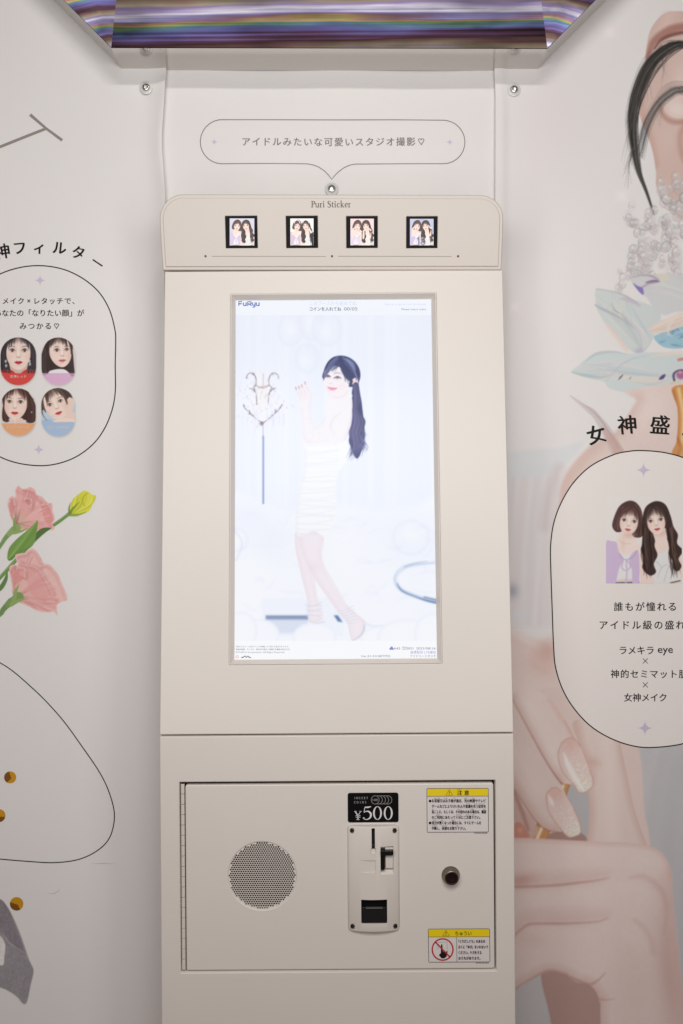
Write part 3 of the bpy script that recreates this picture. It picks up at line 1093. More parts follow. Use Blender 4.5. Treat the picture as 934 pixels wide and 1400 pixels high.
    # fist
    rows = [
        ([(660, 1150), (704, 1146), (740, 1147), (780, 1149), (823, 1151), (856, 1152), (886, 1156), (904, 1165), (914, 1180), (919, 1197), (921, 1230), (925, 1270), (929, 1310), (934, 1356), (942, 1420), (960, 1700), (990, 2100),
          (830, 2100), (822, 1440), (820, 1370), (806, 1346), (789, 1343), (774, 1333), (751, 1328), (726, 1340), (708, 1352), (690, 1380), (660, 1420)], (234, 212, 205)),
    ]
    pts, col = rows[0]
    fm = P.mask(pts, 1.8)
    # dark hollow under the fist
    P.poly([(742, 1325), (800, 1335), (826, 1360), (826, 1480), (770, 1480), (752, 1390)], (180, 140, 132), 2, .95)
    P.lay(b, fm, col)
    P.stroke(pts[:10], 9, (214, 176, 164), 8, .6, clip=fm)
    P.stroke(pts[9:16], 22, (212, 176, 167), 20, .6, clip=fm)
    P.stroke(pts[17:27], 16, (208, 170, 160), 13, .6, clip=fm)
    c1 = [(660, 1216), (704, 1213), (735, 1212), (766, 1210), (790, 1207), (808, 1205), (824, 1202), (832, 1200)]
    c2 = [(660, 1300), (692, 1290), (706, 1277), (714, 1270), (724, 1264), (745, 1263), (766, 1263), (792, 1262), (817, 1260), (831, 1255)]
    for c_, wd in ((c1, 20), (c2, 22)):
        up_ = [(x, y - 7) for x, y in c_]
        P.stroke(up_, [wd * .9] * (len(c_) - 2) + [wd * .5, 1], (212, 174, 164), 20, .42, clip=fm)
        P.stroke([(x, y + 16) for x, y in c_], 16, (236, 218, 210), 18, .6, clip=fm)
        P.stroke(c_, [3] * (len(c_) - 3) + [2, 1.2, .3], (178, 124, 110), 3, .6, clip=fm)
    for q in ([(862, 1200), (876, 1198), (890, 1203), (902, 1214), (909, 1228), (911, 1250), (908, 1276)], [(868, 1258), (880, 1268), (890, 1284), (894, 1304)]):
        P.stroke(q, [2, 4, 5, 6, 6, 4, 1][:len(q)], (206, 164, 152), 8, .5, clip=fm)
        P.stroke([(x - 12, y + 14) for x, y in q], 14, (238, 219, 212), 16, .6, clip=fm)
    P.blob(880, 1178, 26, 14, (238, 220, 213), .7, 15, fm)
    P.blob(760, 1178, 60, 12, (236, 217, 209), .6, 3, fm)
    P.blob(712, 1204, 20, 8, (204, 154, 140), .7, -10, fm)
    P.blob(728, 1285, 22, 12, (226, 196, 186), .8, 0, fm)
    P.blob(790, 1300, 60, 20, (234, 214, 206), .7, 10, fm)
    P.stroke([(774, 1333), (789, 1340), (806, 1346), (818, 1340), (828, 1330)], (2, 3, 3, 2, .5), (182, 128, 114), 3, .7, clip=fm)
    P.stroke([(806, 1350), (818, 1365), (828, 1367), (840, 1366)], (2, 3, 2, .5), (190, 138, 124), 3, .7, clip=fm)
    P.stroke([(708, 1352), (726, 1340), (751, 1328), (774, 1333)], 4, (178, 126, 112), 4, .6, clip=fm)
    P.blob(870, 1350, 36, 70, (224, 200, 191), .6, 0, fm)
    P.blob(914, 1330, 16, 90, (196, 154, 144), .55, -6, fm)
    P.grain(2.2, 40, 40, 4, np.clip(sk + fm, 0, 1))
    P.grain(2.4, 3.5, 3.5, 14, np.clip(sk + fm, 0, 1))
    P.grain(2.0, 2.2, 1.6, 9, gy)
    # the print's own softness, and its slightly greyed skin
    P.soften(1)
    low_ = P.box(660, 860, 1240, 2090)
    mean = P.C[low_].mean(-1, keepdims=True)
    P.C[low_] = mean + (P.C[low_] - mean) * 1.0
    P.C[low_] = np.array((255, 252, 250)) - (np.array((255, 252, 250)) - P.C[low_]) * .88
    # printed capsule panel
    cap = [(880, 616), (910, 619), (940, 628), (968, 645), (990, 670), (1003, 700), (1008, 740), (1010, 800), (1012, 890), (1009, 925), (1000, 956), (984, 984), (962, 1004), (932, 1017), (890, 1022),
           (862, 1019), (834, 1009), (808, 993), (786, 970), (770, 944), (760, 914), (757, 884), (755, 830), (753, 770), (753, 745), (757, 716), (767, 688), (784, 660), (808, 637), (838, 622), (860, 617)]
    P.poly(cap, (242, 233, 228), .8, 1)
    return P, cap


PORT_L = [(0.8, 461.3, 49.4, 526.5), (57, 461.5, 103, 526.5), (1, 531, 48.8, 596), (56.5, 530.5, 102.5, 596.5)]


def paint_portrait(k):
    x0, y0, x1, y1 = PORT_L[k]
    P = Canvas(np.arange(x0 - 4, x1 + 4.5, .42), np.arange(y0 - 3, y1 + 6, .42), WHITE)
    cp = capsule(x0, y0, x1, y1)
    # printed drop shadow of the badge
    P.poly([(x + .8, y + 1.8) for x, y in cp], (196, 190, 187), 3.5, .8, 0)
    mk = P.mask(cp, .8, 0)
    b = P.full()
    bg = [(66, 60, 64), (226, 214, 214), (228, 218, 212), (196, 212, 226)][k]
    P.lay(b, mk, bg)
    xc = (x0 + x1) / 2
    if k == 0:
        H = (56, 50, 54)
        P.lay(b, mk, H)
        P.poly([(14, 496), (37, 496), (37, 506), (44, 512), (44, 530), (6, 530), (6, 512), (14, 506)], (222, 190, 178), 1, 1, 4, mk)
        P.poly([(0, 508), (14, 505), (25, 512), (36, 505), (50, 508), (50, 530), (0, 530)], (206, 66, 62), 1, 1, 3, mk)
        hair_strands(P, [(8, 466), (3, 485), (4, 508)], [(14, 470), (12, 490), (14, 510)], H, 26, 2, .8, 2, mk)
        hair_strands(P, [(36, 468), (40, 485), (36, 512)], [(44, 470), (49, 490), (47, 512)], H, 26, 2, .8, 3, mk)
        girl(P, 25.4, 479, 35, 0, 0, (196, 34, 48), H, (250, 228, 216), mk, 1.05, .24, 1, 4)
        for x, y in ((8, 494), (8.6, 500), (40.6, 494), (41, 498)):
            P.blob(x, y, 1.5, 2.2, (226, 224, 226), .95, 0, mk, 2)
            P.blob(x + .5, y + .8, .6, .8, (120, 116, 120), .7, 0, mk)
        band, ty = (226, 84, 76), '女神レッド'
    elif k == 1:
        H = (62, 48, 46)
        P.poly([(64, 468), (78, 461), (92, 464), (99, 478), (101, 498), (101, 514), (88, 512), (70, 510), (58, 512), (56, 490)], H, 1, 1, 5, mk)
        hair_strands(P, [(60, 476), (57, 495), (58, 512)], [(70, 480), (66, 498), (72, 512)], H, 22, 2, .9, 5, mk)
        hair_strands(P, [(92, 474), (94, 495), (92, 514)], [(98, 476), (101, 495), (102, 514)], H, 22, 2, .9, 6, mk)
        girl(P, 82, 478.5, 31, -4, .75, (214, 92, 104), H, (250, 226, 214), mk, 1.05, .22, 1, 7, part=-.05)
        P.poly([(66, 510), (72, 506), (82, 504.5), (90, 506), (97, 514), (99, 530), (60, 530)], (240, 236, 236), 1, 1, 4, mk)
        band, ty = (224, 168, 208), 'ドーリーピンク'
    elif k == 2:
        H = (74, 50, 46)
        P.poly([(10, 540), (24, 531), (38, 536), (48, 552), (49, 568), (47, 577), (38, 578), (34, 574), (12, 572), (11, 577), (4, 575), (3, 564), (5, 552)], H, 1, 1, 5, mk)
        P.poly([(17, 572), (31, 572), (33, 580), (50, 580), (50, 600), (0, 600), (0, 580), (15, 580)], (236, 208, 196), 1, 1, 4, mk)
        hair_strands(P, [(8, 545), (4, 560), (6, 576)], [(13, 548), (11, 562), (12, 576)], H, 22, 1.5, .8, 5, mk)
        hair_strands(P, [(36, 545), (39, 560), (36, 577)], [(45, 545), (48, 560), (47, 577)], H, 26, 1.5, .8, 6, mk)
        girl(P, 21.8, 549.3, 32.5, 2, -.35, (206, 48, 44), H, (251, 227, 214), mk, 1.05, .235, 1, 9)
        P.stroke([(21, 572), (20.4, 580)], 1.6, (248, 226, 214), .8, .9, 0, mk)
        P.blob(43.2, 563.5, .9, .9, (246, 240, 236), 1, 0, mk)
        band, ty = (238, 166, 110), 'ピュアオレンジ'
    else:
        H = (78, 62, 54)
        P.poly([(56, 548), (62, 536), (76, 530), (92, 534), (99, 544), (96, 556), (60, 560), (58, 566)], H, 1, 1, 5, mk)
        P.poly([(92, 546), (98, 544), (102, 550), (99, 562), (103, 566), (103, 580), (84, 580), (82, 572)], (240, 212, 198), 1, 1, 4, mk)
        P.poly([(72, 576), (84, 572), (103, 574), (103, 582), (66, 582)], (246, 222, 210), 1, 1, 4, mk)
        girl(P, 74.6, 551, 31, -20, .2, (204, 40, 46), H, (250, 228, 216), mk, 1.05, .25, 1, 12, part=.12)
        P.poly([(54, 578), (68, 573), (74, 577), (88, 577), (104, 579), (104, 600), (54, 600)], (176, 196, 220), 1.2, 1, 4, mk)
        P.stroke([(57, 560), (59, 568), (64, 575)], (1.5, 1, .4), H, .8, .8, 4, mk)
        band, ty = (176, 196, 226), 'きれいめ透明感'
    yb = (509.8, 509.8, 578.5, 579.5)[k]
    bb = P.box(x0 - 1, yb, x1 + 1, y1 + 1)
    X, Y = P.XY(bb)
    P.lay(bb, np.clip((Y - yb) / .6, 0, 1) * .8, band, mk)
    edge = np.abs(P.C - np.array(WHITE, float)).max(-1) > .4
    P.soften(2)
    P.C[~edge] = WHITE
    return P, ty, ((x0 + 8, 514.5), (x0 + 8, 514.5), (x0 + 5, 583.6), (x0 + 6, 584))[k]


def paint_flowers():
    P = Canvas(np.arange(-62, 140, .7), np.arange(652, 856, .7), WHITE)
    rng = random.Random(11)
    G = (116, 150, 84)
    # stems
    P.stroke([(96, 701), (85, 710), (75, 717), (60, 727), (40, 746), (20, 768), (0, 790), (-40, 830), (-62, 848)], (5, 4.2, 4.4, 4.4, 4.6, 5, 5, 5, 5), G, 1)
    P.stroke([(96, 700), (80, 711), (60, 726), (36, 750), (0, 788)], 1.2, (158, 184, 122), 1.2, .8)
    P.stroke([(18, 724), (8, 735), (0, 747), (-30, 790)], (8, 6, 5, 5), (128, 158, 96), 1)
    P.stroke([(15, 822), (4, 834), (0, 840), (-30, 862)], (9, 7, 6, 6), (118, 150, 92), 1)
    P.stroke([(10, 781), (8, 792), (0, 805), (-12, 812)], (1, 5, 6, 2), (104, 136, 78), 1)
    # bud
    bud = [(94, 701), (97, 690), (100, 682), (107, 676), (114, 671), (120, 672), (126, 676), (131, 678), (130, 684), (126, 690), (124, 696), (118, 701), (108, 704), (100, 706)]
    mk = P.mask(bud, 1)
    P.lay(P.full(), mk, (222, 220, 72))
    for i in range(20):
        x = rng.uniform(98, 126)
        P.stroke([(100, 703), (x, 690), (x + rng.uniform(2, 8), 674)], (.5, rng.uniform(1, 3), .5), rng.choice([(238, 236, 116), (200, 198, 48), (228, 224, 90), (184, 188, 60)]), 1.2, .6, 5, mk)
    P.stroke([(116, 692), (112, 682), (120, 674)], 1.4, (182, 180, 40), 1.2, .7, 4, mk)
    P.stroke([(96, 703), (99, 696), (103, 692), (109, 686)], (4, 3, 2, .5), (120, 146, 62), 1, .9)
    P.stroke([(96, 704), (106, 704), (118, 700)], (4, 3, .6), (142, 164, 70), 1, .9)
    P.stroke([(95, 702), (94.5, 694), (97, 687)], (3, 2, .5), (110, 138, 62), 1, .9)

    def rose(out, folds, seed, base):
        m = P.mask(out, 1.1)
        P.lay(P.full(), m, (238, 182, 176))
        rr = random.Random(seed)
        cx, cy = base
        for i in range(70):
            j = rr.randrange(len(out))
            e = np.array(out[j], float) + (rr.uniform(-6, 6), rr.uniform(-6, 6))
            mid = (np.array(base) + e) / 2 + (rr.uniform(-6, 6), rr.uniform(-6, 6))
            P.stroke([base, tuple(mid), tuple(e)], (1, rr.uniform(2, 6), rr.uniform(1, 4)), rr.choice([(240, 190, 184), (222, 150, 148), (236, 180, 174), (214, 140, 140), (242, 200, 192)]), 3, .35, 5, m)
        for (pts, col, a) in folds:
            mm = P.mask(pts, 1.4) * m
            P.lay(P.full(), mm * a, col)
            e = pts[:max(3, len(pts) * 2 // 3)]
            P.stroke([(x + 1.2, y + 1.6) for x, y in e], 5, (196, 122, 122), 5, .42, 4, m)
            P.stroke(e, 2.4, (248, 214, 206), 2.4, .5, 4, m)
            for (ex, ey) in e:
                P.stroke([(ex, ey), (ex + rr.uniform(-3, 3), ey + rr.uniform(-1, 3))], 1.6, (250, 216, 209), 2, .35, 0, m)
        P.stroke(out + out[:1], 2.2, (248, 212, 206), 2, .6, 3, m)
        for i in range(60):
            j = rr.randrange(len(out))
            ex, ey = np.array(out[j], float) * .85 + np.array(base, float) * .15 + np.array((rr.uniform(-5, 5), rr.uniform(-5, 5)))
            P.stroke([(ex, ey), (ex * .8 + cx * .2, ey * .8 + cy * .2)], rr.uniform(.5, 1.4), rr.choice([(250, 214, 206), (214, 146, 144), (246, 200, 194)]), 1.2, .4, 0, m)
        P.blob(cx, cy, 12, 12, (206, 190, 150), .7, 0, m)
        for i in range(7):
            a = rr.uniform(-2.3, .3)
            P.stroke([base, (cx + 10 * math.cos(a), cy + 10 * math.sin(a)), (cx + 20 * math.cos(a), cy + 20 * math.sin(a))], (2, 1.6, .3), (176, 120, 122), 1.6, .5, 4, m)
    r1 = [(10.5, 692), (12, 682), (17, 678), (21, 680), (21, 670), (25, 664), (30, 668), (36, 668), (42, 666), (48, 670), (50, 676), (57, 679), (62, 684), (66, 688), (71, 688), (72, 698), (75, 710), (71, 716), (75, 722), (70, 725), (62, 722), (54, 726), (44, 727), (31, 724), (20, 716), (16, 710)]
    rose(r1, [([(22, 668), (30, 672), (40, 676), (44, 684), (42, 694), (36, 700), (30, 704), (26, 690)], (234, 172, 168), .7),
              ([(30, 668), (44, 670), (54, 680), (62, 690), (56, 690), (48, 684), (38, 680)], (226, 156, 156), .8),
              ([(58, 690), (66, 690), (71, 700), (74, 712), (70, 722), (62, 712), (58, 702)], (228, 150, 148), .8),
              ([(12, 686), (17, 680), (20, 690), (18, 702), (15, 708)], (220, 146, 146), .8),
              ([(34, 682), (42, 682), (43, 690), (38, 690)], (206, 132, 134), .7)], 3, (23, 716))
    P.stroke([(24, 722), (16, 727), (12, 730)], (10, 8, 6), (150, 174, 108), 1.2)
    P.stroke([(20, 724), (20, 712), (22, 704)], (5, 3, .5), (140, 164, 96), 1.1)
    P.stroke([(20, 728), (30, 726), (38, 722)], (5, 3, .5), (150, 172, 104), 1.1)
    # leaves
    P.poly([(42, 748), (50, 738), (62, 728), (70, 722), (58, 722), (48, 730), (43, 740)], (88, 118, 60), 1, 1, 5)
    lf = [(10.6, 765), (10.6, 756), (14, 747), (24, 736), (35, 727), (45, 718), (51.5, 711), (51, 722), (49, 734), (46, 744), (41, 749), (32, 754), (24, 758), (16, 766)]
    mk = P.mask(lf, 1)
    P.lay(P.full(), mk, (122, 158, 78))
    for i in range(14):
        t = i / 14
        x, y = 14 + 36 * t, 762 - 48 * t
        P.stroke([(x, y), (x + 4, y - 9), (x + 8, y - 14)], (1, 1, .3), (142, 176, 98), 1, .5, 4, mk)
        P.stroke([(x, y), (x + 8, y - 2), (x + 14, y - 8)], (1, 1, .3), (102, 140, 62), 1, .5, 4, mk)
    P.stroke([(12, 764), (30, 742), (51, 712)], (1.8, 1.3, .4), (160, 190, 118), 1, .85)
    P.stroke([(12, 766), (26, 757), (41, 749)], 3, (92, 128, 58), 2.4, .6, clip=mk)
    # lower bloom
    r2 = [(13, 777), (18, 772), (24, 772), (21, 760), (26, 757), (34, 756), (40, 751), (46, 750), (52, 756), (58, 766), (60, 770), (68, 772), (74, 778), (80, 786), (84, 796), (90, 810), (92, 820), (86, 822), (79, 826), (78, 834), (79, 841), (74, 836), (66, 837), (54, 835.5), (42, 830), (33, 826), (24, 822), (18, 812), (16, 796)]
    rose(r2, [([(22, 760), (34, 757), (46, 752), (56, 768), (58, 774), (46, 772), (34, 768)], (238, 192, 186), .8),
              ([(54, 776), (62, 772), (74, 780), (84, 800), (91, 818), (82, 824), (76, 806), (66, 794)], (238, 196, 190), .8),
              ([(14, 778), (22, 772), (30, 780), (34, 788), (26, 796), (18, 800)], (224, 152, 148), .8),
              ([(36, 772), (52, 778), (64, 796), (72, 812), (66, 822), (50, 820), (38, 800)], (230, 162, 158), .5),
              ([(26, 776), (34, 778), (34, 788), (28, 786)], (236, 178, 170), .8)], 8, (20, 816))
    P.stroke([(26, 816), (17, 822), (11, 827)], (13, 10, 8), (132, 160, 94), 1.2)
    P.stroke([(19, 822), (22, 808), (26, 799)], (6, 4, .6), (150, 172, 110), 1.1)
    P.stroke([(16, 826), (28, 820), (36, 818)], (6, 3.5, .5), (150, 172, 104), 1.1)
    return P


def paint_ribbon():
    P = Canvas(np.arange(-70, 60, 1.0), np.arange(1205, 1395, 1.0), WHITE)
    out = [(-70, 1216), (-30, 1216), (0, 1229), (9, 1238), (17, 1252), (27, 1275), (36, 1301), (41, 1315), (46, 1327), (42, 1346), (35, 1373), (22, 1362), (10, 1354), (0, 1350), (-30, 1338), (-70, 1336)]
    m = P.mask(out, 1.6, 4)
    P.lay(P.full(), m, (158, 152, 156))
    P.poly([(-70, 1270), (-20, 1268), (0, 1279), (6, 1288), (7.5, 1294), (6, 1308), (3, 1320), (-20, 1312), (-70, 1312)], WHITE, 1.4, 1, 4)
    P.poly([(0, 1229), (17, 1252), (36, 1301), (30, 1302), (20, 1294), (4, 1276), (-20, 1250)], (140, 133, 138), 3, .8, 4, m)
    P.stroke([(4, 1278), (14, 1290), (34, 1303)], (1, 2, 1), (188, 180, 186), 1.6, .7, clip=m)
    P.stroke([(18, 1252), (30, 1284), (39, 1311)], 3, (186, 176, 182), 3, .7, clip=m)
    P.grain(13, 2.2, 2.2, 3, m)
    P.grain(6, 14, 30, 6, m)
    return P


def two_girls(variant=0, step=.5):
    """Two women side by side, in the pixels of the large print (830..932 x 680..798)."""
    x0, x1, y0, y1 = (828.5, 932.5, 679.5, 797.5)
    P = Canvas(np.arange(x0, x1 + step, step), np.arange(y0, y1 + step, step), ((241, 234, 230), (214, 212, 226), (240, 238, 236), (240, 214, 216), (196, 198, 224))[variant])
    H1, H2 = (84, 58, 54), (68, 52, 48)
    k = 1.0
    # her body
    P.poly([(893, 724), (912, 724), (914, 742), (924, 748), (931, 760), (934, 800), (890, 800), (880, 760), (888, 744)], (246, 224, 214), 1, 1, 4)
    P.poly([(872, 744), (880, 740), (886, 748), (897, 757), (906, 755), (914, 752), (922, 760), (930, 790), (934, 800), (892, 800), (888, 782), (882, 764), (872, 762), (869, 752)], (236, 234, 232), 1, 1, 4)
    for q in ([(899, 790), (904, 778), (911, 772), (918, 778), (926, 790)], [(905, 776), (900, 770), (896, 768)], [(908, 795), (912, 782), (914, 775)], [(874, 748), (879, 756), (884, 762)]):
        P.stroke(q, .9, (196, 190, 190), .9, .7)
    P.poly([(872, 763), (881, 764), (888, 780), (893, 790), (893, 800), (873, 800)], (246, 222, 212), 1, 1, 4)
    P.stroke([(917, 797), (930, 794)], 2, (120, 84, 60), 1, .8, 0)
    # left woman's body
    P.poly([(850, 726), (866, 726), (870, 742), (878, 752), (874, 772), (846, 772), (842, 746)], (248, 228, 219), 1, 1, 4)
    P.poly([(846, 760), (856, 758), (866, 757), (872, 770), (874, 800), (843, 800), (838, 780)], (238, 236, 236), 1, 1, 4)
    P.poly([(842, 793), (868, 792), (872, 800), (838, 800)], (240, 212, 200), 1, 1, 3)
    P.poly([(838, 796), (874, 795), (874, 800), (838, 800)], (110, 116, 142), 1, .9, 0)
    lil = ((216, 194, 224), (214, 200, 226), (216, 194, 214), (228, 212, 232), (206, 196, 228))[variant]
    P.poly([(828, 744), (836, 740), (843, 742), (846, 754), (852, 764), (846, 778), (840, 800), (828, 800)], lil, 1, 1, 4)
    P.poly([(870, 752), (874, 762), (873, 800), (865, 800), (864, 780), (860, 764)], lil, 1, 1, 4)
    P.stroke([(846, 758), (852, 764), (858, 765), (866, 761), (871, 753)], 1.2, (186, 164, 196), .9, .8)
    P.stroke([(852, 766), (850, 776), (856, 780), (862, 774), (857, 766)], 1.2, (196, 170, 206), .9, .85)
    P.stroke([(856, 766), (857, 784), (855, 800)], 2.2, lil, 1, .9)
    P.stroke([(846, 738), (852, 743), (862, 743)], .6, (214, 180, 140), .7, .8)
    # left hair
    bob = [(858, 685), (868, 686), (876, 695), (879, 708), (880, 722), (878, 733), (870, 735), (864, 731), (858, 715), (852, 715), (850, 726), (842, 727), (837, 719), (840, 706), (847, 692)]
    P.poly(bob, H1, 1, 1, 5)
    hair_strands(P, [(850, 692), (842, 708), (838, 722)], [(856, 694), (848, 710), (850, 726)], H1, 26, 1.2, 1.0, 21)
    hair_strands(P, [(868, 690), (873, 708), (866, 732)], [(874, 694), (879, 712), (878, 732)], H1, 26, 1.2, 1.0, 22)
    girl(P, 860.3, 712, 26.0, 9, 0, (206, 66, 74), H1, (250, 230, 220), None, 1.25, .275, 1, 31, f=.6, smile=.2)
    # soft shade under chins and hair
    P.blob(860, 732, 8, 4, (226, 190, 176), .7)
    P.blob(852, 744, 3, 8, (232, 198, 186), .5)
    # right hair in front
    for lock in ([(880, 706), (877, 724), (881, 738), (876, 751), (881, 763), (878, 775), (883, 783), (890, 787), (897, 782), (894, 771), (899, 759), (895, 746), (897, 732), (892, 716)],
                 [(911, 716), (911, 734), (916, 745), (914, 757), (920, 767), (921, 777), (927, 781), (932, 774), (928, 764), (934, 753), (926, 743), (927, 731), (921, 720), (916, 704)]):
        P.poly(lock, H2, 1.2, 1, 5)
    P.poly([(893, 722), (911, 722), (912, 738), (908, 752), (898, 752), (896, 740)], (246, 224, 214), 1, 1, 4)
    P.blob(902, 728, 9, 5, (224, 186, 172), .8)
    rw = random.Random(90)
    for (xa, ya, sg) in ((883, 708, -1), (912, 712, 1)):
        for i in range(26):
            x = xa + rw.uniform(-4, 8) * (1 if sg < 0 else .8)
            am, ph = rw.uniform(1.5, 3.5), rw.uniform(0, 6)
            dr = rw.uniform(-2, 5) if sg < 0 else rw.uniform(5, 14)
            ye = rw.uniform(768, 792)
            pts = [(x + dr * t + am * t * math.sin(ph + t * 7), ya + (ye - ya) * t) for t in np.linspace(0, 1, 8)]
            P.stroke(pts, [1.5, 2, 2.2, 2.2, 2, 1.7, 1.2, .2], rw.choice([(52, 38, 36), (70, 52, 48), (92, 70, 62), (44, 32, 31), (108, 84, 74)]), 1, .75, 4)
    P.poly([(880, 700), (886, 690), (898, 685), (910, 690), (917, 706), (918, 720), (908, 722), (884, 722), (879, 716)], H2, 1, 1, 5)
    girl(P, 896.6, 711.4, 26.0, -10, 0, (198, 62, 72), H2, (250, 228, 218), None, 1.25, .275, 1, 33, f=.6, smile=.2)
    hs = (250, 224, 212)
    if variant == 2:
        for x, y, r in ((859, 694, 13), (898, 693, 14)):
            P.stroke([(x - r, y + 6), (x - r * .7, y - 3), (x, y - 7), (x + r * .7, y - 3), (x + r, y + 6)], 3.4, (246, 242, 240), 1.2, 1)
        P.poly([(836, 742), (850, 738), (856, 742), (846, 750), (836, 752)], hs, 1.2, 1, 4)
        P.poly([(912, 722), (922, 732), (928, 744), (922, 748), (914, 736)], hs, 1.2, 1, 4)
        P.stroke([(914, 730), (908, 724)], 3, hs, 1.2, 1, 0)
        P.poly([(916, 748), (932, 738), (932, 800), (926, 800)], (36, 34, 38), 1.2, 1, 0)
        P.stroke([(915, 726), (912, 718)], 3, hs, 1.2, 1, 0)
    if variant in (3, 4):
        for x, y, sg in (((838, 722, 1), (876, 730, -1), (888, 727, 1), (918, 724, -1)) if variant == 3 else ((842, 716, 1), (920, 714, -1))):
            P.poly([(x - 5 * sg, y + 6), (x + 3 * sg, y + 1), (x + 5 * sg, y + 5), (x, y + 10)], hs, 1.2, 1, 4)
            P.stroke([(x, y + 4), (x + 11 * sg, y - 6)], 3, hs, 1.1, 1, 0)
            P.stroke([(x, y + 4), (x + 12 * sg, y + 1)], 3, hs, 1.1, 1, 0)
            P.poly([(x - 4 * sg, y + 8), (x + 3, y + 12), (x + 2, y + 40), (x - 6, y + 40)], hs, 1.2, .95, 3)
    if variant == 4:
        P.stroke([(862, 768), (867, 764), (867, 794)], 5, (120, 122, 140), 1.2, .95, 0)
        P.stroke([(878, 770), (886, 763), (893, 770), (884, 778), (877, 787), (886, 795), (895, 787), (886, 778), (878, 770)], 5, (128, 130, 148), 1.2, .95, 4)
        P.stroke([(880, 768), (886, 764)], 2, (226, 226, 236), 1.2, .9, 0)
        for x in (872, 880, 888):
            P.blob(x, 684, 3, 1.4, (120, 120, 140), .8)
    if variant:
        P.C = np.clip(P.C * 1.04, 0, 255)
    else:
        P.soften(2)
    return P, (x0, x1, y0, y1)


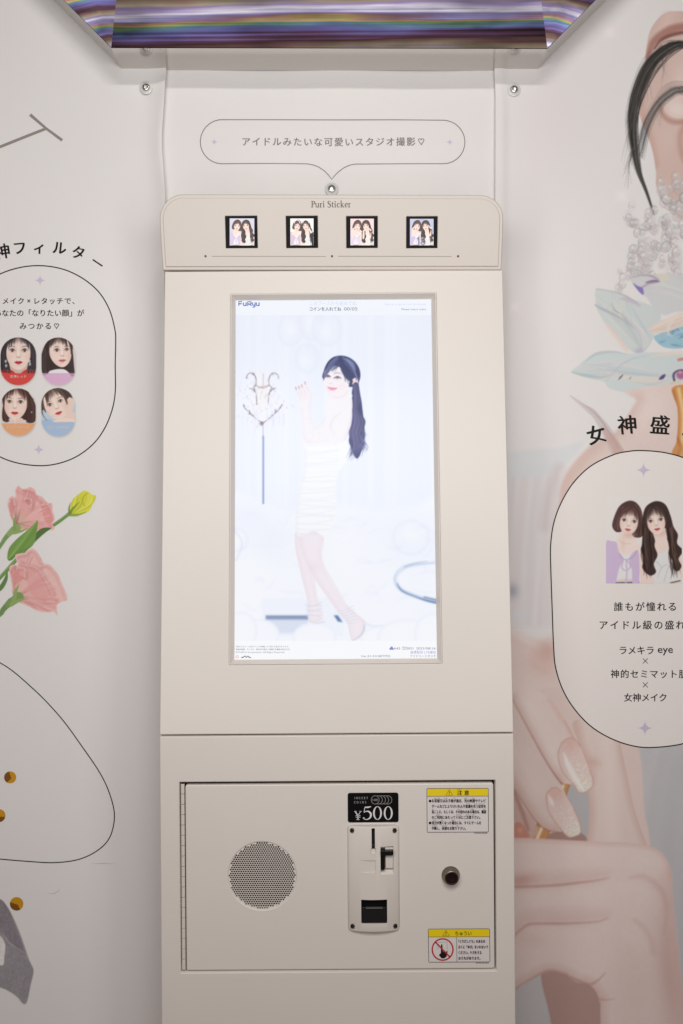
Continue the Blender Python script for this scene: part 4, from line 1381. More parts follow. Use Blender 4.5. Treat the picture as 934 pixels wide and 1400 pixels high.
def paint_screen():
    P = Canvas(np.arange(317, 604.5, .75), np.arange(404, 905, .75), (240, 244, 254))
    b = P.full()
    rng = random.Random(77)
    X, Y = P.XY(b)
    # pale curtain backdrop, cooler to the rim
    P.C[:] = np.array((237, 242, 254))
    edge = np.clip((np.maximum(np.abs(X - 450) / 150, np.abs(Y - 640) / 330) - .62) / .5, 0, 1)
    P.lay(b, edge * .55 * (X > 450), (222, 231, 250))
    P.lay(b, edge * .5 * (X <= 450), (224, 232, 251))
    for i in range(34):
        x = 322 + i * 8.4 + rng.uniform(-2, 2)
        P.stroke([(x, 428), (x + rng.uniform(-1, 1), 560), (x + rng.uniform(-1, 1), 690)], rng.uniform(2, 6), rng.choice([(229, 235, 250), (245, 248, 255), (232, 238, 252)]), 4, .5, 3)
    # balloons high up
    for x, y, rx, ry, r in ((399, 447, 19, 27, 14), (425, 440, 17, 26, 0), (447, 450, 21, 24, -12), (420, 490, 17, 21, 0)):
        pts = [(x + rx * math.cos(t) * math.cos(R(r)) - ry * math.sin(t) * math.sin(R(r)), y + rx * math.cos(t) * math.sin(R(r)) + ry * math.sin(t) * math.cos(R(r))) for t in np.linspace(0, 6.28, 15)[:-1]]
        mk = P.mask(pts, 3)
        P.lay(b, mk * .35, (228, 234, 250))
        P.stroke(pts + pts[:1], 5, (216, 225, 246), 5, .45, clip=mk)
        P.blob(x - 2, y + 3, rx * .45, ry * .45, (246, 249, 255), .9, 0, mk)
    # soft white heap of cloth and cushions below
    fl = P.mask([(310, 690), (350, 684), (400, 700), (470, 690), (520, 700), (570, 690), (610, 694), (610, 910), (310, 910)], 16)
    P.lay(b, fl, (247, 249, 255))
    for (x, y, rx, ry, r, c, a) in ((338, 705, 26, 24, 0, (238, 242, 254), .9), (372, 742, 26, 34, -30, (234, 239, 252), .8), (352, 790, 42, 34, 10, (250, 251, 255), .9), (345, 840, 36, 34, 0, (252, 252, 255), .9),
                                    (540, 730, 60, 36, 10, (242, 246, 255), .8), (560, 738, 34, 34, 0, (236, 242, 254), .7), (480, 770, 50, 60, 0, (250, 251, 255), .8), (560, 860, 44, 40, 0, (250, 251, 255), .9), (590, 850, 30, 30, 0, (244, 247, 255), .7)):
        P.blob(x, y, rx, ry, c, a, r)
    for i in range(46):
        x, y = rng.uniform(325, 598), rng.uniform(705, 830)
        l = rng.uniform(12, 46)
        P.stroke([(x, y), (x + l * .5, y + rng.uniform(-9, 9)), (x + l, y + rng.uniform(-14, 16))], (.5, rng.uniform(2, 5), .5), rng.choice([(226, 233, 249), (255, 255, 255), (233, 238, 251), (229, 235, 252)]), 4, .55, 5)
    for x, y, r in ((322, 738, 18), (562, 735, 26)):
        pts = [(x + r * math.cos(t), y + r * .95 * math.sin(t)) for t in np.linspace(0, 6.28, 13)[:-1]]
        mk = P.mask(pts, 2)
        P.stroke(pts + pts[:1], 6, (220, 228, 248), 6, .6, clip=mk)
        P.blob(x, y - 4, r * .5, r * .4, (252, 253, 255), .8, 0, mk)
    P.stroke([(318, 722), (331, 742), (323, 766)], 2, (196, 208, 236), 2.5, .7)
    # riser and balloons at the feet
    P.poly([(358, 818), (440, 818), (470, 822), (470, 870), (358, 870)], (238, 242, 254), 3, .8, 0)
    P.poly([(363, 841), (422, 841), (422, 848), (363, 848)], (122, 140, 178), 1.6, .95, 0)
    P.poly([(363, 847), (422, 847), (420, 866), (370, 866)], (196, 206, 230), 6, .8, 0)
    P.poly([(456, 841), (462, 841), (469, 851), (462, 850)], (84, 116, 160), 1.4, .95, 0)
    for x, y, rx, ry in ((352, 868, 30, 22), (430, 872, 30, 21), (516, 876, 24, 20), (556, 872, 40, 26), (592, 868, 26, 30), (330, 862, 22, 26)):
        pts = [(x + rx * math.cos(t), y + ry * math.sin(t)) for t in np.linspace(0, 6.28, 15)[:-1]]
        mk = P.mask(pts, 2)
        P.lay(b, mk * .95, (250, 251, 255))
        P.stroke(pts + pts[:1], 5, (228, 234, 250), 5, .7, clip=mk)
    # glossy hoop chair arm at the right
    P.stroke([(606, 768), (590, 769), (566, 772), (552, 776), (543, 785), (541, 795), (548, 806), (566, 814), (584, 820), (606, 824)], (4.5, 4.5, 4.5, 5, 5, 5, 5, 5, 5, 5), (176, 196, 228), 1.2, .95)
    P.stroke([(606, 767), (590, 768), (566, 771), (551, 776), (543, 787), (542, 797)], 1.6, (246, 250, 255), 1.1, .9)
    P.stroke([(543, 797), (550, 808), (568, 816), (586, 822), (606, 826)], (1, 1.8, 1.6, 2.6, 3), (74, 106, 156), 1.2, .85)
    P.stroke([(552, 775), (566, 770.5), (584, 767.5)], (1, 1.6, 1), (122, 148, 192), 1.1, .8)
    P.stroke([(580, 816), (606, 822)], 1.8, (40, 70, 120), 1.1, .7, 0)
    P.soften(3)
    # chandelier lamp on a slim pole
    P.stroke([(360, 597), (360, 688)], 2.9, (126, 144, 200), 1.0, .95, 0)
    P.stroke([(359.3, 598), (359.3, 688)], .9, (160, 176, 222), .9, .7, 0)
    P.stroke([(359.4, 580), (359.8, 592), (359.8, 600)], (2, 1.4, 2.6), (150, 150, 176), 1, .8, 0)
    br = (128, 110, 124)
    P.blob(355, 545, 26, 34, (248, 247, 252), .8)
    P.blob(358, 538, 8, 20, (250, 242, 232), .9)
    for sg in (-1, 1):
        cx = 359
        for pts, wd in (([(cx + sg * 9, 526), (cx + sg * 9, 518), (cx + sg * 12, 511), (cx + sg * 17, 510), (cx + sg * 21, 513), (cx + sg * 22, 517)], 1.4),
                        ([(cx + sg * 8, 520), (cx + sg * 11, 513), (cx + sg * 15, 512)], 1.0),
                        ([(cx + sg * 12, 531), (cx + sg * 9, 538), (cx + sg * 8, 546), (cx + sg * 8, 553)], 1.6),
                        ([(cx + sg * 18, 531), (cx + sg * 14, 532), (cx + sg * 11, 536)], 1.2),
                        ([(cx + sg * 13, 530), (cx + sg * 9, 527), (cx + sg * 5, 529)], 1.3),
                        ([(cx + sg * 1, 578), (cx + sg * 8, 573), (cx + sg * 14, 568), (cx + sg * 19, 563), (cx + sg * 24, 558), (cx + sg * 26, 554)], 1.5),
                        ([(cx + sg * 13, 568), (cx + sg * 17, 565), (cx + sg * 18, 561)], 1.6)):
            P.stroke(pts, wd, br, .9, .8, 5)
            for x, y in pts:
                if rng.random() < .7:
                    P.blob(x + rng.uniform(-1, 1), y + rng.uniform(-1, 1), 1.3, 1.3, rng.choice([(120, 112, 140), (200, 196, 214), (252, 250, 250), (170, 130, 130)]), .8)
    P.stroke([(360, 511), (360, 526)], 1.6, (170, 168, 188), 1, .7, 0)
    P.blob(359, 529.5, 3.6, 1.8, (188, 142, 138), .95)
    P.blob(357.6, 579, 2.8, 3.2, (146, 120, 140), .95, 0, None, 2)
    for i in range(150):
        x = 359 + rng.gauss(0, 16)
        y = 545 + rng.gauss(0, 17)
        P.blob(x, y, rng.uniform(.6, 1.3), rng.uniform(.7, 2), rng.choice([(196, 198, 222), (214, 216, 236), (255, 255, 255), (184, 182, 206), (224, 206, 206)]), .65)
    for i in range(46):
        x = 359 + rng.choice((-1, 1)) * rng.uniform(5, 30)
        y = rng.uniform(556, 572)
        P.stroke([(x, y), (x + rng.uniform(-1, 1), y + rng.uniform(8, 26))], .9, rng.choice([(206, 212, 236), (222, 226, 244), (228, 216, 228)]), 1, .5, 0)
    # ---- the woman
    sk = (250, 238, 242)
    skd = (236, 214, 224)
    # legs
    legb = [(404, 728), (412, 722), (420, 735), (424, 760), (430, 790), (434, 815), (440, 832), (442, 846), (436, 850), (424, 850), (421, 838), (420, 820), (414, 795), (408, 770), (404, 750)]
    legf = [(410, 728), (440, 728), (442, 745), (440, 760), (445, 776), (456, 795), (466, 812), (474, 826), (486, 838), (498, 848), (500, 856), (494, 870), (482, 876), (478, 866), (474, 850), (462, 836), (446, 814), (432, 794), (420, 772), (412, 752)]
    for lg, sd in ((legb, 1), (legf, -1)):
        mk = P.mask(lg, 1.6)
        P.lay(b, mk, (244, 228, 234))
        P.stroke(lg + lg[:1], 7, (230, 206, 216), 7, .6, clip=mk)
        P.stroke([lg[1], lg[4], lg[7]] if sd > 0 else [lg[2], lg[4], lg[7]], 5, (252, 244, 246), 6, .6, clip=mk)
    P.blob(428, 776, 8, 7, (232, 206, 216), .5)
    for i in range(6):
        P.stroke([(418 + i * .4, 826 + i * 3.4), (428, 829 + i * 3.2 - 4 * (i % 2)), (440, 823 + i * 4.4)], 1.2, (200, 208, 228), 1, .8)
        P.stroke([(461 + i * 2.4, 836 + i * 3), (472 + i * 1.5, 834 + i * 3.6), (483 + i, 828 + i * 4.6)], 1.2, (206, 212, 230), 1, .8)
    P.stroke([(497, 850), (498, 860), (492, 870), (480, 877)], (2, 3, 2, 1), (190, 196, 218), 1.2, .8)
    P.stroke([(424, 850), (434, 852), (444, 850)], 2, (206, 208, 224), 1.2, .8)
    P.stroke([(498, 852), (510, 856), (524, 855)], (4, 3, 2), (226, 228, 240), 2, .8)
    # dress
    dr = [(420, 590), (436, 596), (452, 600), (468, 598), (476, 610), (474, 628), (464, 645), (458, 668), (460, 690), (456, 712), (448, 730), (440, 734), (430, 728), (418, 732), (408, 732), (404, 715), (406, 690), (410, 665), (416, 640), (416, 615)]
    mk = P.mask(dr, 3)
    P.lay(b, mk * .92, (253, 252, 251))
    for i in range(34):
        y = 604 + i * 3.8
        P.stroke([(404, y + rng.uniform(-3, 3)), (430, y + rng.uniform(-4, 4)), (462, y + rng.uniform(-5, 2))], rng.uniform(1, 2.4), rng.choice([(232, 234, 246), (244, 242, 246), (236, 238, 250), (240, 236, 236)]), 2, .6, 4, mk)
    P.stroke(dr[12:], 6, (226, 228, 246), 6, .5, clip=mk)
    P.stroke([(411, 730), (420, 731), (428, 727), (440, 733)], 1.6, (222, 214, 226), 1.5, .8)
    # raised arm and hand at the left
    arm = [(405, 528), (412, 524), (419, 522), (424, 530), (427, 540), (425, 555), (426, 572), (432, 584), (444, 570), (452, 552), (460, 540), (472, 532), (484, 548), (482, 570), (470, 590), (452, 602), (436, 606), (420, 606), (413, 596), (412, 575), (409, 555)]
    mk = P.mask(arm, 2.2)
    P.lay(b, mk, (249, 240, 244))
    P.stroke([(427, 540), (425, 556), (427, 574), (433, 584), (446, 568), (455, 549)], 5, (228, 220, 236), 5, .6, clip=mk)
    P.stroke([(412, 560), (413, 590), (424, 606)], 5, (236, 226, 238), 5, .6, clip=mk)
    for i in range(70):
        x, y = rng.uniform(412, 456), rng.uniform(556, 606)
        P.blob(x, y, 1.3, 1.0, rng.choice([(240, 226, 232), (255, 255, 255), (228, 222, 236)]), .5, 0, mk)
    for i, (x, y) in enumerate(((404.5, 530), (408.5, 528.5), (412.5, 526.5), (417, 522.5))):
        P.stroke([(x + 7, y + 16), (x + 3, y + 7), (x, y)], (5, 3.8, 2.4), (247, 232, 238), 1.4, .95)
        P.stroke([(x + 5, y + 12), (x + 2, y + 5)], 1, (226, 200, 212), 1.2, .5, 0)
        P.stroke([(x + .6, y + 2.6), (x - .2, y - .6)], 1.7, (184, 146, 164), .8, .9, 0)
    # back and shoulder
    bk = [(448, 542), (460, 536), (474, 534), (482, 540), (483, 556), (481, 575), (476, 592), (470, 604), (456, 602), (448, 588), (446, 566)]
    mk = P.mask(bk, 2)
    P.lay(b, mk, (250, 242, 245))
    P.stroke([(466, 564), (456, 572), (452, 584), (458, 594)], (1, 3, 3, 1), (226, 216, 230), 3, .65, clip=mk)
    P.stroke([(482, 542), (482, 560), (479, 580), (472, 600)], 4, (228, 206, 220), 4, .6, clip=mk)
    # head: neck, hair behind, face, fringe, tail
    hc = (52, 58, 100)
    P.poly([(446, 512), (470, 520), (476, 536), (468, 544), (452, 542)], (246, 228, 234), 1.4, 1)
    cr = [(442, 518), (443, 506), (448, 495), (456, 488), (466, 486), (476, 488), (485, 494), (491, 503), (493, 513), (491, 522), (488, 527), (482, 529), (476, 528), (462, 520)]
    P.poly(cr, hc, 1.3, 1, 5)
    fcp = [(443, 513), (446, 505), (456, 500), (468, 504), (476, 514), (478, 522), (474, 534), (466, 542), (456, 543.5), (449, 538), (444, 528)]
    fm = P.mask(fcp, 1.2)
    P.lay(b, fm, (252, 240, 242))
    P.blob(448, 533, 6, 5, (250, 222, 228), .6, 0, fm)
    P.blob(468, 528, 6, 5, (250, 220, 228), .6, 0, fm)
    P.stroke([(446, 536), (454, 544), (466, 543)], 3, (232, 208, 218), 3, .5, clip=fm)
    P.poly([(482, 519), (487, 516), (489.5, 519), (489, 525), (485, 529), (482, 526)], (250, 214, 220), 1, 1, 4)
    P.stroke([(484, 519), (487.5, 520), (486, 525)], 1, (220, 160, 176), 1, .8)
    P.stroke([(456.5, 511), (462, 509.6), (467, 511.5)], (1, 1.8, .8), (150, 128, 148), 1, .7, 4, fm)
    P.stroke([(446, 509.4), (450, 508.8)], 1.4, (150, 128, 148), 1, .7, 0, fm)
    P.stroke([(450, 523.4), (452, 524.6), (454.4, 523.8)], 1, (226, 180, 192), 1, .8, 4, fm)
    P.poly([(447.6, 528.6), (451, 529.2), (454, 529.4), (458, 530), (461.4, 530.4), (458, 533.4), (453, 534), (449.6, 532)], (244, 148, 172), 1, .95, 4)
    P.stroke([(448.4, 529.4), (454, 531), (461, 530.6)], .9, (214, 100, 130), .8, .8, 4)
    for i in range(44):
        t = rng.random()
        e = [(442 + t * 2, 521 - 9 * t), (452 + t * 8, 507 + t * 4), (470 + t * 8, 520 + t * 6), (488, 512 + t * 8)][min(3, int(rng.random() * 4))]
        P.stroke([(464 + rng.uniform(-4, 6), 488), ((464 + e[0]) / 2 + rng.uniform(-2, 5), 497 + rng.uniform(-3, 3)), e], (1.6, 1.8, .4), rng.choice([(84, 92, 140), (56, 60, 100), (120, 132, 178), (72, 78, 122)]), 1, .6, 5)
    P.stroke([(466, 490), (470, 505), (476, 516), (482, 522)], (6, 8, 6, 2), hc, 1.4, .95)
    P.stroke([(460, 490), (450, 500), (444, 512), (442.4, 520)], (4, 3, 1.8, .6), (88, 96, 144), 1.2, .9)
    for i in range(16):
        P.stroke([(468 + i * .7, 489 + i * .3), (480 + i * .5, 498 + i), (486 + i * .3, 512 + i * .6)], 1, (140, 154, 200) if i % 3 else (60, 64, 104), 1, .4, 5)
    for x, y, w_ in ((448.6, 514.2, 3.2), (461.5, 516, 4.6)):
        P.stroke([(x - w_, y + 1), (x, y - 1.4), (x + w_, y + 1)], 1.6, (96, 78, 104), 1, .9, 4, fm)
        P.blob(x, y + .4, 1.9, 1.8, (108, 84, 106), .9, 0, fm, 2)
        P.blob(x, y + 3.2, w_, 1, (238, 206, 216), .6, 0, fm)
    P.stroke([(474, 490), (482, 497), (486, 506)], (1, 4, 1), (150, 164, 210), 3, .6)
    tail = [(484, 524), (489, 524), (491, 534), (494, 546), (496, 562), (498, 580), (499, 596), (496, 612), (492, 622), (488, 627), (484, 622), (480, 612), (477, 602), (480, 588), (482, 570), (482, 550), (481, 538)]
    tm = P.mask(tail, 1.4)
    P.lay(b, tm, (50, 56, 104))
    for i in range(70):
        t = rng.random()
        x0, x1 = 483 + 7 * t, 480 + 17 * t
        wv = rng.uniform(1, 3)
        P.stroke([(x0, 525), (x0 + wv, 546), (x0 + 1 - wv * .6, 560), (x1 + wv, 576), (x1 - wv, 592), (x1 - 1 + wv, 606), (x1 - 4 + rng.uniform(-4, 4), rng.uniform(614, 630))], (1, 1.6, 1.6, 1.6, 1.6, 1.2, .2), rng.choice([(84, 92, 150), (46, 50, 92), (112, 126, 184), (58, 62, 110), (94, 84, 128)]), 1, .6, 5)
    for i in range(16):
        x, y = rng.uniform(492, 499), rng.uniform(585, 610)
        P.stroke([(x, y), (x + rng.uniform(2, 5), y + 6), (x + rng.uniform(0, 8), y + rng.uniform(6, 14))], (1.2, .9, .2), (98, 108, 160), .9, .6, 4)
    P.stroke([(477, 535), (480, 541), (478, 545)], (1, 4, 1), (246, 246, 252), 1.2, .9)
    # bloom of the over-exposed display: pale tones run together, dark ones stay
    P.soften(1)
    lum = P.C.mean(-1, keepdims=True)
    k = np.clip((lum - 150) / 70, 0, 1)
    P.C = P.C + (np.array((243, 246, 255)) - P.C) * (.03 + .36 * k)
    # caption bars
    for y0_, y1_, c in ((404, 430.5, (244, 248, 255)), (876.5, 906, (251, 252, 255))):
        bb = P.box(300, y0_, 620, y1_)
        P.lay(bb, np.ones(P.C[bb].shape[:2]), c)
    # bloom of the over-exposed display
    P.C = P.C + (255 - P.C) * .04
    P.C[..., 2] = np.maximum(P.C[..., 2], 0)
    return P

# ------------------------------------------------------------------ planes the place is made of
WALL_Y = 1.55
WALL = Frame((0, WALL_Y, CAM_Z), (1, 0, 0), (0, 0, 1))
BACK = Frame((0, WALL_Y + 0.007, CAM_Z), (1, 0, 0), (0, 0, 1))      # the sheet between the two seams hangs behind the others
LEAN = R(0.4)
um, vm = Vector((math.cos(LEAN), 0, math.sin(LEAN))), Vector((-math.sin(LEAN), 0, math.cos(LEAN)))
seam = Vector(((460.3 - CX) / 1000, 1.35, CAM_Z + (CY - 1004.2) / 1000))
LOW = Frame(seam, um, vm)
TILT = R(5.65)
UP = Frame(seam, um, vm * math.cos(TILT) + Vector((0, 1, 0)) * math.sin(TILT))
hb = UP.w(*UP.uv(454, 369.4), 0.003)
FWD = R(-10.0)
HEAD = Frame(hb, um, vm * math.cos(FWD) + Vector((0, 1, 0)) * math.sin(FWD))

# ------------------------------------------------------------------ floor and wall
bm = bmesh.new()
for x, y in ((-2.2, -1.6), (2.2, -1.6), (2.2, 1.62), (-2.2, 1.62)):
    bm.verts.new((x, y, 0))
bm.faces.new(bm.verts)
fl = link('floor', finish(bm, M['floor']))
fl['kind'] = 'structure'
bm = bmesh.new()
bmesh.ops.create_cube(bm, size=1)
for v in bm.verts:
    v.co = (v.co.x * 4.4, 1.595 + v.co.y * 0.05, 1.4 + v.co.z * 2.8)
wl = link('wall', finish(bm, M['board']))
wl['kind'] = 'structure'


def wave_l(y):
    """Uneven hanging edge of the left sheet, in photo pixels."""
    y = np.asarray(y, float)
    return np.interp(y, [-300, 60, 96, 140, 180, 205, 265, 330, 2200], [226, 228, 228, 225.4, 222.6, 222.4, 227, 226, 226])


def wave_r(y):
    y = np.asarray(y, float)
    return np.interp(y, [-300, 60, 100, 130, 200, 265, 2200], [676.5, 675.5, 675.8, 677.2, 677.2, 677, 677])


def bend_l(x, y):
    x, y = np.asarray(x, float), np.asarray(y, float)
    d = wave_l(y) - x
    k = np.interp(y, [60, 92, 112, 160, 210, 265], [.2, .35, 1.0, .75, .8, 1.0])
    dimple = np.exp(-((x - 200) ** 2 + (y - 128) ** 2) / 120.0)
    return 0.0085 * k * np.exp(-(np.maximum(d, 0) / 13.0) ** 1.5) + 0.0008 * np.sin(x / 41.0) * np.sin(y / 63.0 + 1) - 0.0012 * dimple


def bend_r(x, y):
    x, y = np.asarray(x, float), np.asarray(y, float)
    d = x - wave_r(y)
    return 0.0028 * np.exp(-(np.maximum(d, 0) / 10.0) ** 1.5) + 0.0007 * np.sin(x / 37.0 + 1) * np.sin(y / 71.0)


def bend_c(x, y):
    return 0.0012 * np.sin(np.asarray(x, float) / 33.0) * np.sin(np.asarray(y, float) / 48.0)


G = 0.0004
# ------------------------------------------------------------------ sheet between the seams, with the speech bubble
cs = thing('wall_sheet', (0, WALL_Y + 0.007, 0.0), 'white wall sheet between the two seams printed with a grey outlined speech bubble', 'wall sheet')
C = Canvas(steps((196, 710, 8)), steps((-160, 300, 6), (300, 2080, 60)), WHITE)
C.build('vinyl_face', BACK, 0, M['vinyl_print'], cs, bend=bend_c)
bub = [(304, 163.6)] + [(x, 163.8) for x in (380, 454, 540)] + [(606, 164.4)]
arc = [(606 + 29.8 * math.sin(t), 194.2 - 29.8 * math.cos(t)) for t in np.linspace(0.15, 3.14, 14)]
tail = [(560, 224.2), (486, 224.0), (479, 225.2), (471, 228.6), (464, 233.6), (458, 239.4), (453.6, 245), (449.4, 239.2), (443.4, 233.2), (436, 228.2), (428, 225.2), (420, 223.9), (360, 223.8)]
arc2 = [(304 - 30.2 * math.sin(t), 193.6 + 30.2 * math.cos(t)) for t in np.linspace(0, 3.0, 14)]
Print2D().line(bub + arc + tail + arc2, 1.15, True).build('bubble_outline', BACK, G, M['ink_grey'], cs, bend=bend_c)
Print2D().chars('アイドルみたいな可愛いスタジオ撮影♡', 336.5, 576, 193.8, 12.6, bold=0.016).build('lettering', BACK, G, M['ink_grey'], cs, bend=bend_c)
for x in (293, 615):
    Print2D().star(x, 193.8 + (x > 400) * .6, 5.4, 5.4).build('sparkle', BACK, G, M['lavender'], cs, bend=bend_c)

# ------------------------------------------------------------------ left wall sheet
ls = thing('wall_sheet', (-0.3, WALL_Y, 0.0), 'white wall sheet with printed pink flowers, oval portraits and a black egg-shaped line', 'wall sheet')
C = Canvas(steps((-420, 120, 20), (120, 190, 5), (190, 226, 1.5)), steps((-160, 60, 20), (60, 280, 4), (280, 2080, 25)), WHITE)
C.build('vinyl_face', WALL, 0, M['vinyl_print'], ls,
        warp=lambda X, Y: (X + (wave_l(Y) - 226) * np.clip((X - 190) / 36, 0, 1), Y), bend=bend_l)
G = 0.0004


def pl(p, name, mt, w=G):
    return p.build(name, WALL, w, M[mt], ls, bend=bend_l)


pl(Print2D().line([(41.2, 156.6), (63, 175.4), (85, 191.6)], [4.2, 3.4, 4.0]).line([(-60, 228), (0, 200.8), (40, 184.6), (63, 175.6)], 3.8), 'letter', 'ink_taupe')
pl(Print2D().line([(54, 363.2), (86, 368), (113, 380.5), (135, 399), (149.5, 423), (157, 450), (158.2, 466), (157.6, 500), (157.8, 534), (153.5, 560), (143, 586), (127, 607.5), (104, 624.5), (78, 634), (52, 636.6),
                   (20, 632), (-8, 620), (-30, 600), (-44, 574), (-50, 540), (-50, 500), (-50, 462), (-44, 428), (-30, 400), (-8, 379), (22, 367)], 1.5, True, 6), 'oval_outline', 'ink')
for ch, x, y, r, e in (('女', -22, 350, -16, 22), ('神', 3.5, 343.6, -9, 22), ('フ', 27, 338.8, -5, 20), ('ィ', 54, 338.4, 2, 19), ('ル', 81.5, 338.6, 6, 20), ('タ', 107.5, 345, 10, 19.5), ('ー', 133.5, 359.4, 34, 19)):
    pl(Print2D().glyph(ch, x, y, e, r, 0.026), 'title_character', 'ink')
for args in (('メイク×レタッチで、', 7.8, 103.5, 411.5, 9.8), ('あなたの「なりたい顔」が', -2.9, 110.4, 428, 10.2), ('みつかる♡', 31.8, 77.6, 445.8, 10.2)):
    pl(Print2D().chars(*args, 0.014), 'lettering', 'ink')
for x, y in ((55, 383.4), (53, 614.6)):
    pl(Print2D().star(x, y, 8.2, 8.4), 'sparkle', 'lavender')
for k in range(4):
    P, cap_t, (tx, ty) = paint_portrait(k)
    po = P.build('portrait_print', WALL, .0002 + .0001 * (k % 2) + .00005 * (k // 2), M['photo'], ls, bend=bend_l, trim=WHITE)
    x0, y0, x1, y1 = PORT_L[k]
    w_ = (x1 - x0)
    Print2D().text(cap_t, x0 + w_ * (.27 if k == 0 else .18), ty + 1.9, 4.4, x0 + w_ * (.73 if k == 0 else .82)).build('lettering', WALL, G + .0003, M['white_ink'], po, bend=bend_l)
paint_flowers().build('flower_print', WALL, G * .7, M['vinyl_print'], ls, bend=bend_l, trim=WHITE)
paint_ribbon().build('ribbon_print', WALL, G * .7, M['vinyl_print'], ls, bend=bend_l, trim=WHITE)
pl(Print2D().line([(0, 906), (44.6, 941), (82, 980), (111, 1019), (137.5, 1058), (151, 1088), (156.6, 1116), (150.5, 1144), (134.5, 1162), (108, 1174.8), (74, 1179.2), (37, 1177.4), (0, 1174.4),
                   (-60, 1168), (-120, 1140), (-150, 1080), (-140, 1000), (-110, 920), (-56, 888)], 1.35, True, 6), 'egg_outline', 'ink')
M['scuff'] = mat('scuff', (188, 182, 178), 0.6)
for q in ([(66, 1221), (74, 1221.6), (80, 1218), (82, 1215)], [(124, 1181), (142, 1180.4), (160, 1181.4)], [(128, 1297), (142, 1297.6)], [(82, 1109), (88, 1113)]):
    pl(Print2D().line(q, [.1] + [.7] * (len(q) - 2) + [.1], False), 'scuff_mark', 'scuff')
M['gold_dot'] = mat('gold_ink', (206, 146, 20), 0.5)
M['gold_dark'] = mat('dark_gold_ink', (128, 78, 6), 0.5)
for i, (x, y, r) in enumerate(((14, 1062.8, 8.2), (-1.5, 1115, 9), (23, 1235.5, 9.2))):
    o = pl(Print2D().disc(x, y, r, 24), 'gold_dot', 'gold_dot')
    sh_ = Print2D()
    a0 = (2.1, 0.2, 1.0)[i]
    sh_.poly([(x + r * math.cos(a0 + a), y + r * math.sin(a0 + a)) for a in np.linspace(0, 2.4, 10)] + [(x + r * .2, y + r * .15)])
    sh_.build('dot_shade', WALL, G + .0003, M['gold_dark'], o, bend=bend_l)

# ------------------------------------------------------------------ right wall sheet
rs = thing('wall_sheet', (0.3, WALL_Y, 0.0), 'wall sheet printed with an ear, crystal flower, slim hands and a white rounded panel', 'wall sheet')
P, cap_pts = paint_right()
P.build('vinyl_face', WALL, 0, M['vinyl_print'], rs,
        warp=lambda X, Y: (np.where(X < 700, X + (wave_r(Y) - 660) * np.clip((700 - X) / 40, 0, 1), X), Y), bend=bend_r)


def pr(p, name, mt, w=G):
    return p.build(name, WALL, w, M[mt], rs, bend=bend_r)


pr(Print2D().line(cap_pts, 1.5, True, 6), 'oval_outline', 'ink')
for x, y in ((880, 642.5), (882, 995.4)):
    pr(Print2D().star(x, y, 11.4, 11), 'sparkle', 'lavender')
for ch, x, y, r, e in (('女', 815.5, 594, -15, 27), ('神', 858, 580.6, -5, 27.5), ('盛', 902.6, 580.8, 4, 28), ('れ', 946, 590, 12, 27)):
    pr(Print2D().glyph(ch, x, y, e, r, 0.026), 'title_character', 'ink')
for args in (('誰もが憧れる', 845.5, 919.5, 829.3, 13.2), ('アイドル級の盛れ', 825, 930.5, 854.4, 13.2), ('神的セミマット肌', 841, 934, 921.4, 12.4), ('女神メイク', 859, 906.5, 953.6, 12.2)):
    pr(Print2D().chars(*args, 0.014), 'lettering', 'ink')
pr(Print2D().text('ラメキラ', 847.4, 893.8, 12.6, 893.6, bold=.014).text('eye', 899.5, 892.6, 14.5, 920, bold=.01), 'lettering', 'ink')
for y in (903.6, 936.4):
    pr(Print2D().line([(879, y - 3.4), (885.8, y + 3.4)], .8).line([(885.8, y - 3.4), (882.6, y - .2)], .8).line([(882.2, y + .2), (879, y + 3.4)], .8), 'times_sign', 'ink')
P, ext = two_girls(0)
po = P.build('portrait_print', WALL, G, M['photo'], rs, bend=bend_r)

# ------------------------------------------------------------------ screws with clear washers in the wall sheets
for (x, y, F, lab) in ((200.3, 120.5, WALL, 'screw in a clear washer on the flower sheet under the foil hood'),
                       (702.6, 123.3, WALL, 'screw in a clear washer on the ear sheet under the foil hood'),
                       (453.6, 259, BACK, 'screw in a clear washer just above the top edge of the cream machine')):
    u, v = F.uv(x, y)
    s = F.px(1)
    lift = 0.002
    sc_ = thing('screw', F.w(u, v, lift), lab, 'screw', 'screws holding the wall sheets')
    link('washer', lathe(F, u, v, [(9 * s, lift), (9 * s, lift + .0007), (6.4 * s, lift + .0016), (5.4 * s, lift + .003), (4.9 * s, lift + .0022), (4.9 * s, lift)], M['frosted'], 36), sc_)
    h = lathe(F, u, v, [(4.9 * s, lift), (4.7 * s, lift + .0024), (4.2 * s, lift + .0036), (3.3 * s, lift + .0039), (2.6 * s, lift + .0034), (2.2 * s, lift + .0024), (0, lift + .0022)], M['steel'], 32)
    hd = link('screw_head', h, sc_)

# ------------------------------------------------------------------ faceted foil hood
FD = 1.482                                   # depth of its front rim
kf = FD / FPX
zb = CAM_Z + (CY - 65.6) * kf
xl, xr = (152.3 - CX) * kf, (748.3 - CX) * kf
hood = thing('foil_hood', (0, WALL_Y, zb), 'faceted holographic foil hood with a mirror underside on the wall above the machine', 'hood')
ch, top = 0.20, 0.62
rim = [(xl, 0.0), (xr, -0.0012), (xr + ch, ch), (xr + ch, top), (xl - ch, top), (xl - ch, ch)]
inn = [(xl, 0.0), (xr, -0.0012), None, None, None, None]
YB = 1.556
bm = bmesh.new()
fr = [bm.verts.new((x, FD, zb + z)) for x, z in rim]
bk_ = [bm.verts.new((x * 0.999, YB, zb + z)) for x, z in rim]
for i in range(6):
    bm.faces.new((fr[i], fr[(i + 1) % 6], bk_[(i + 1) % 6], bk_[i]))
me = finish(bm, M['mirror'], 10)
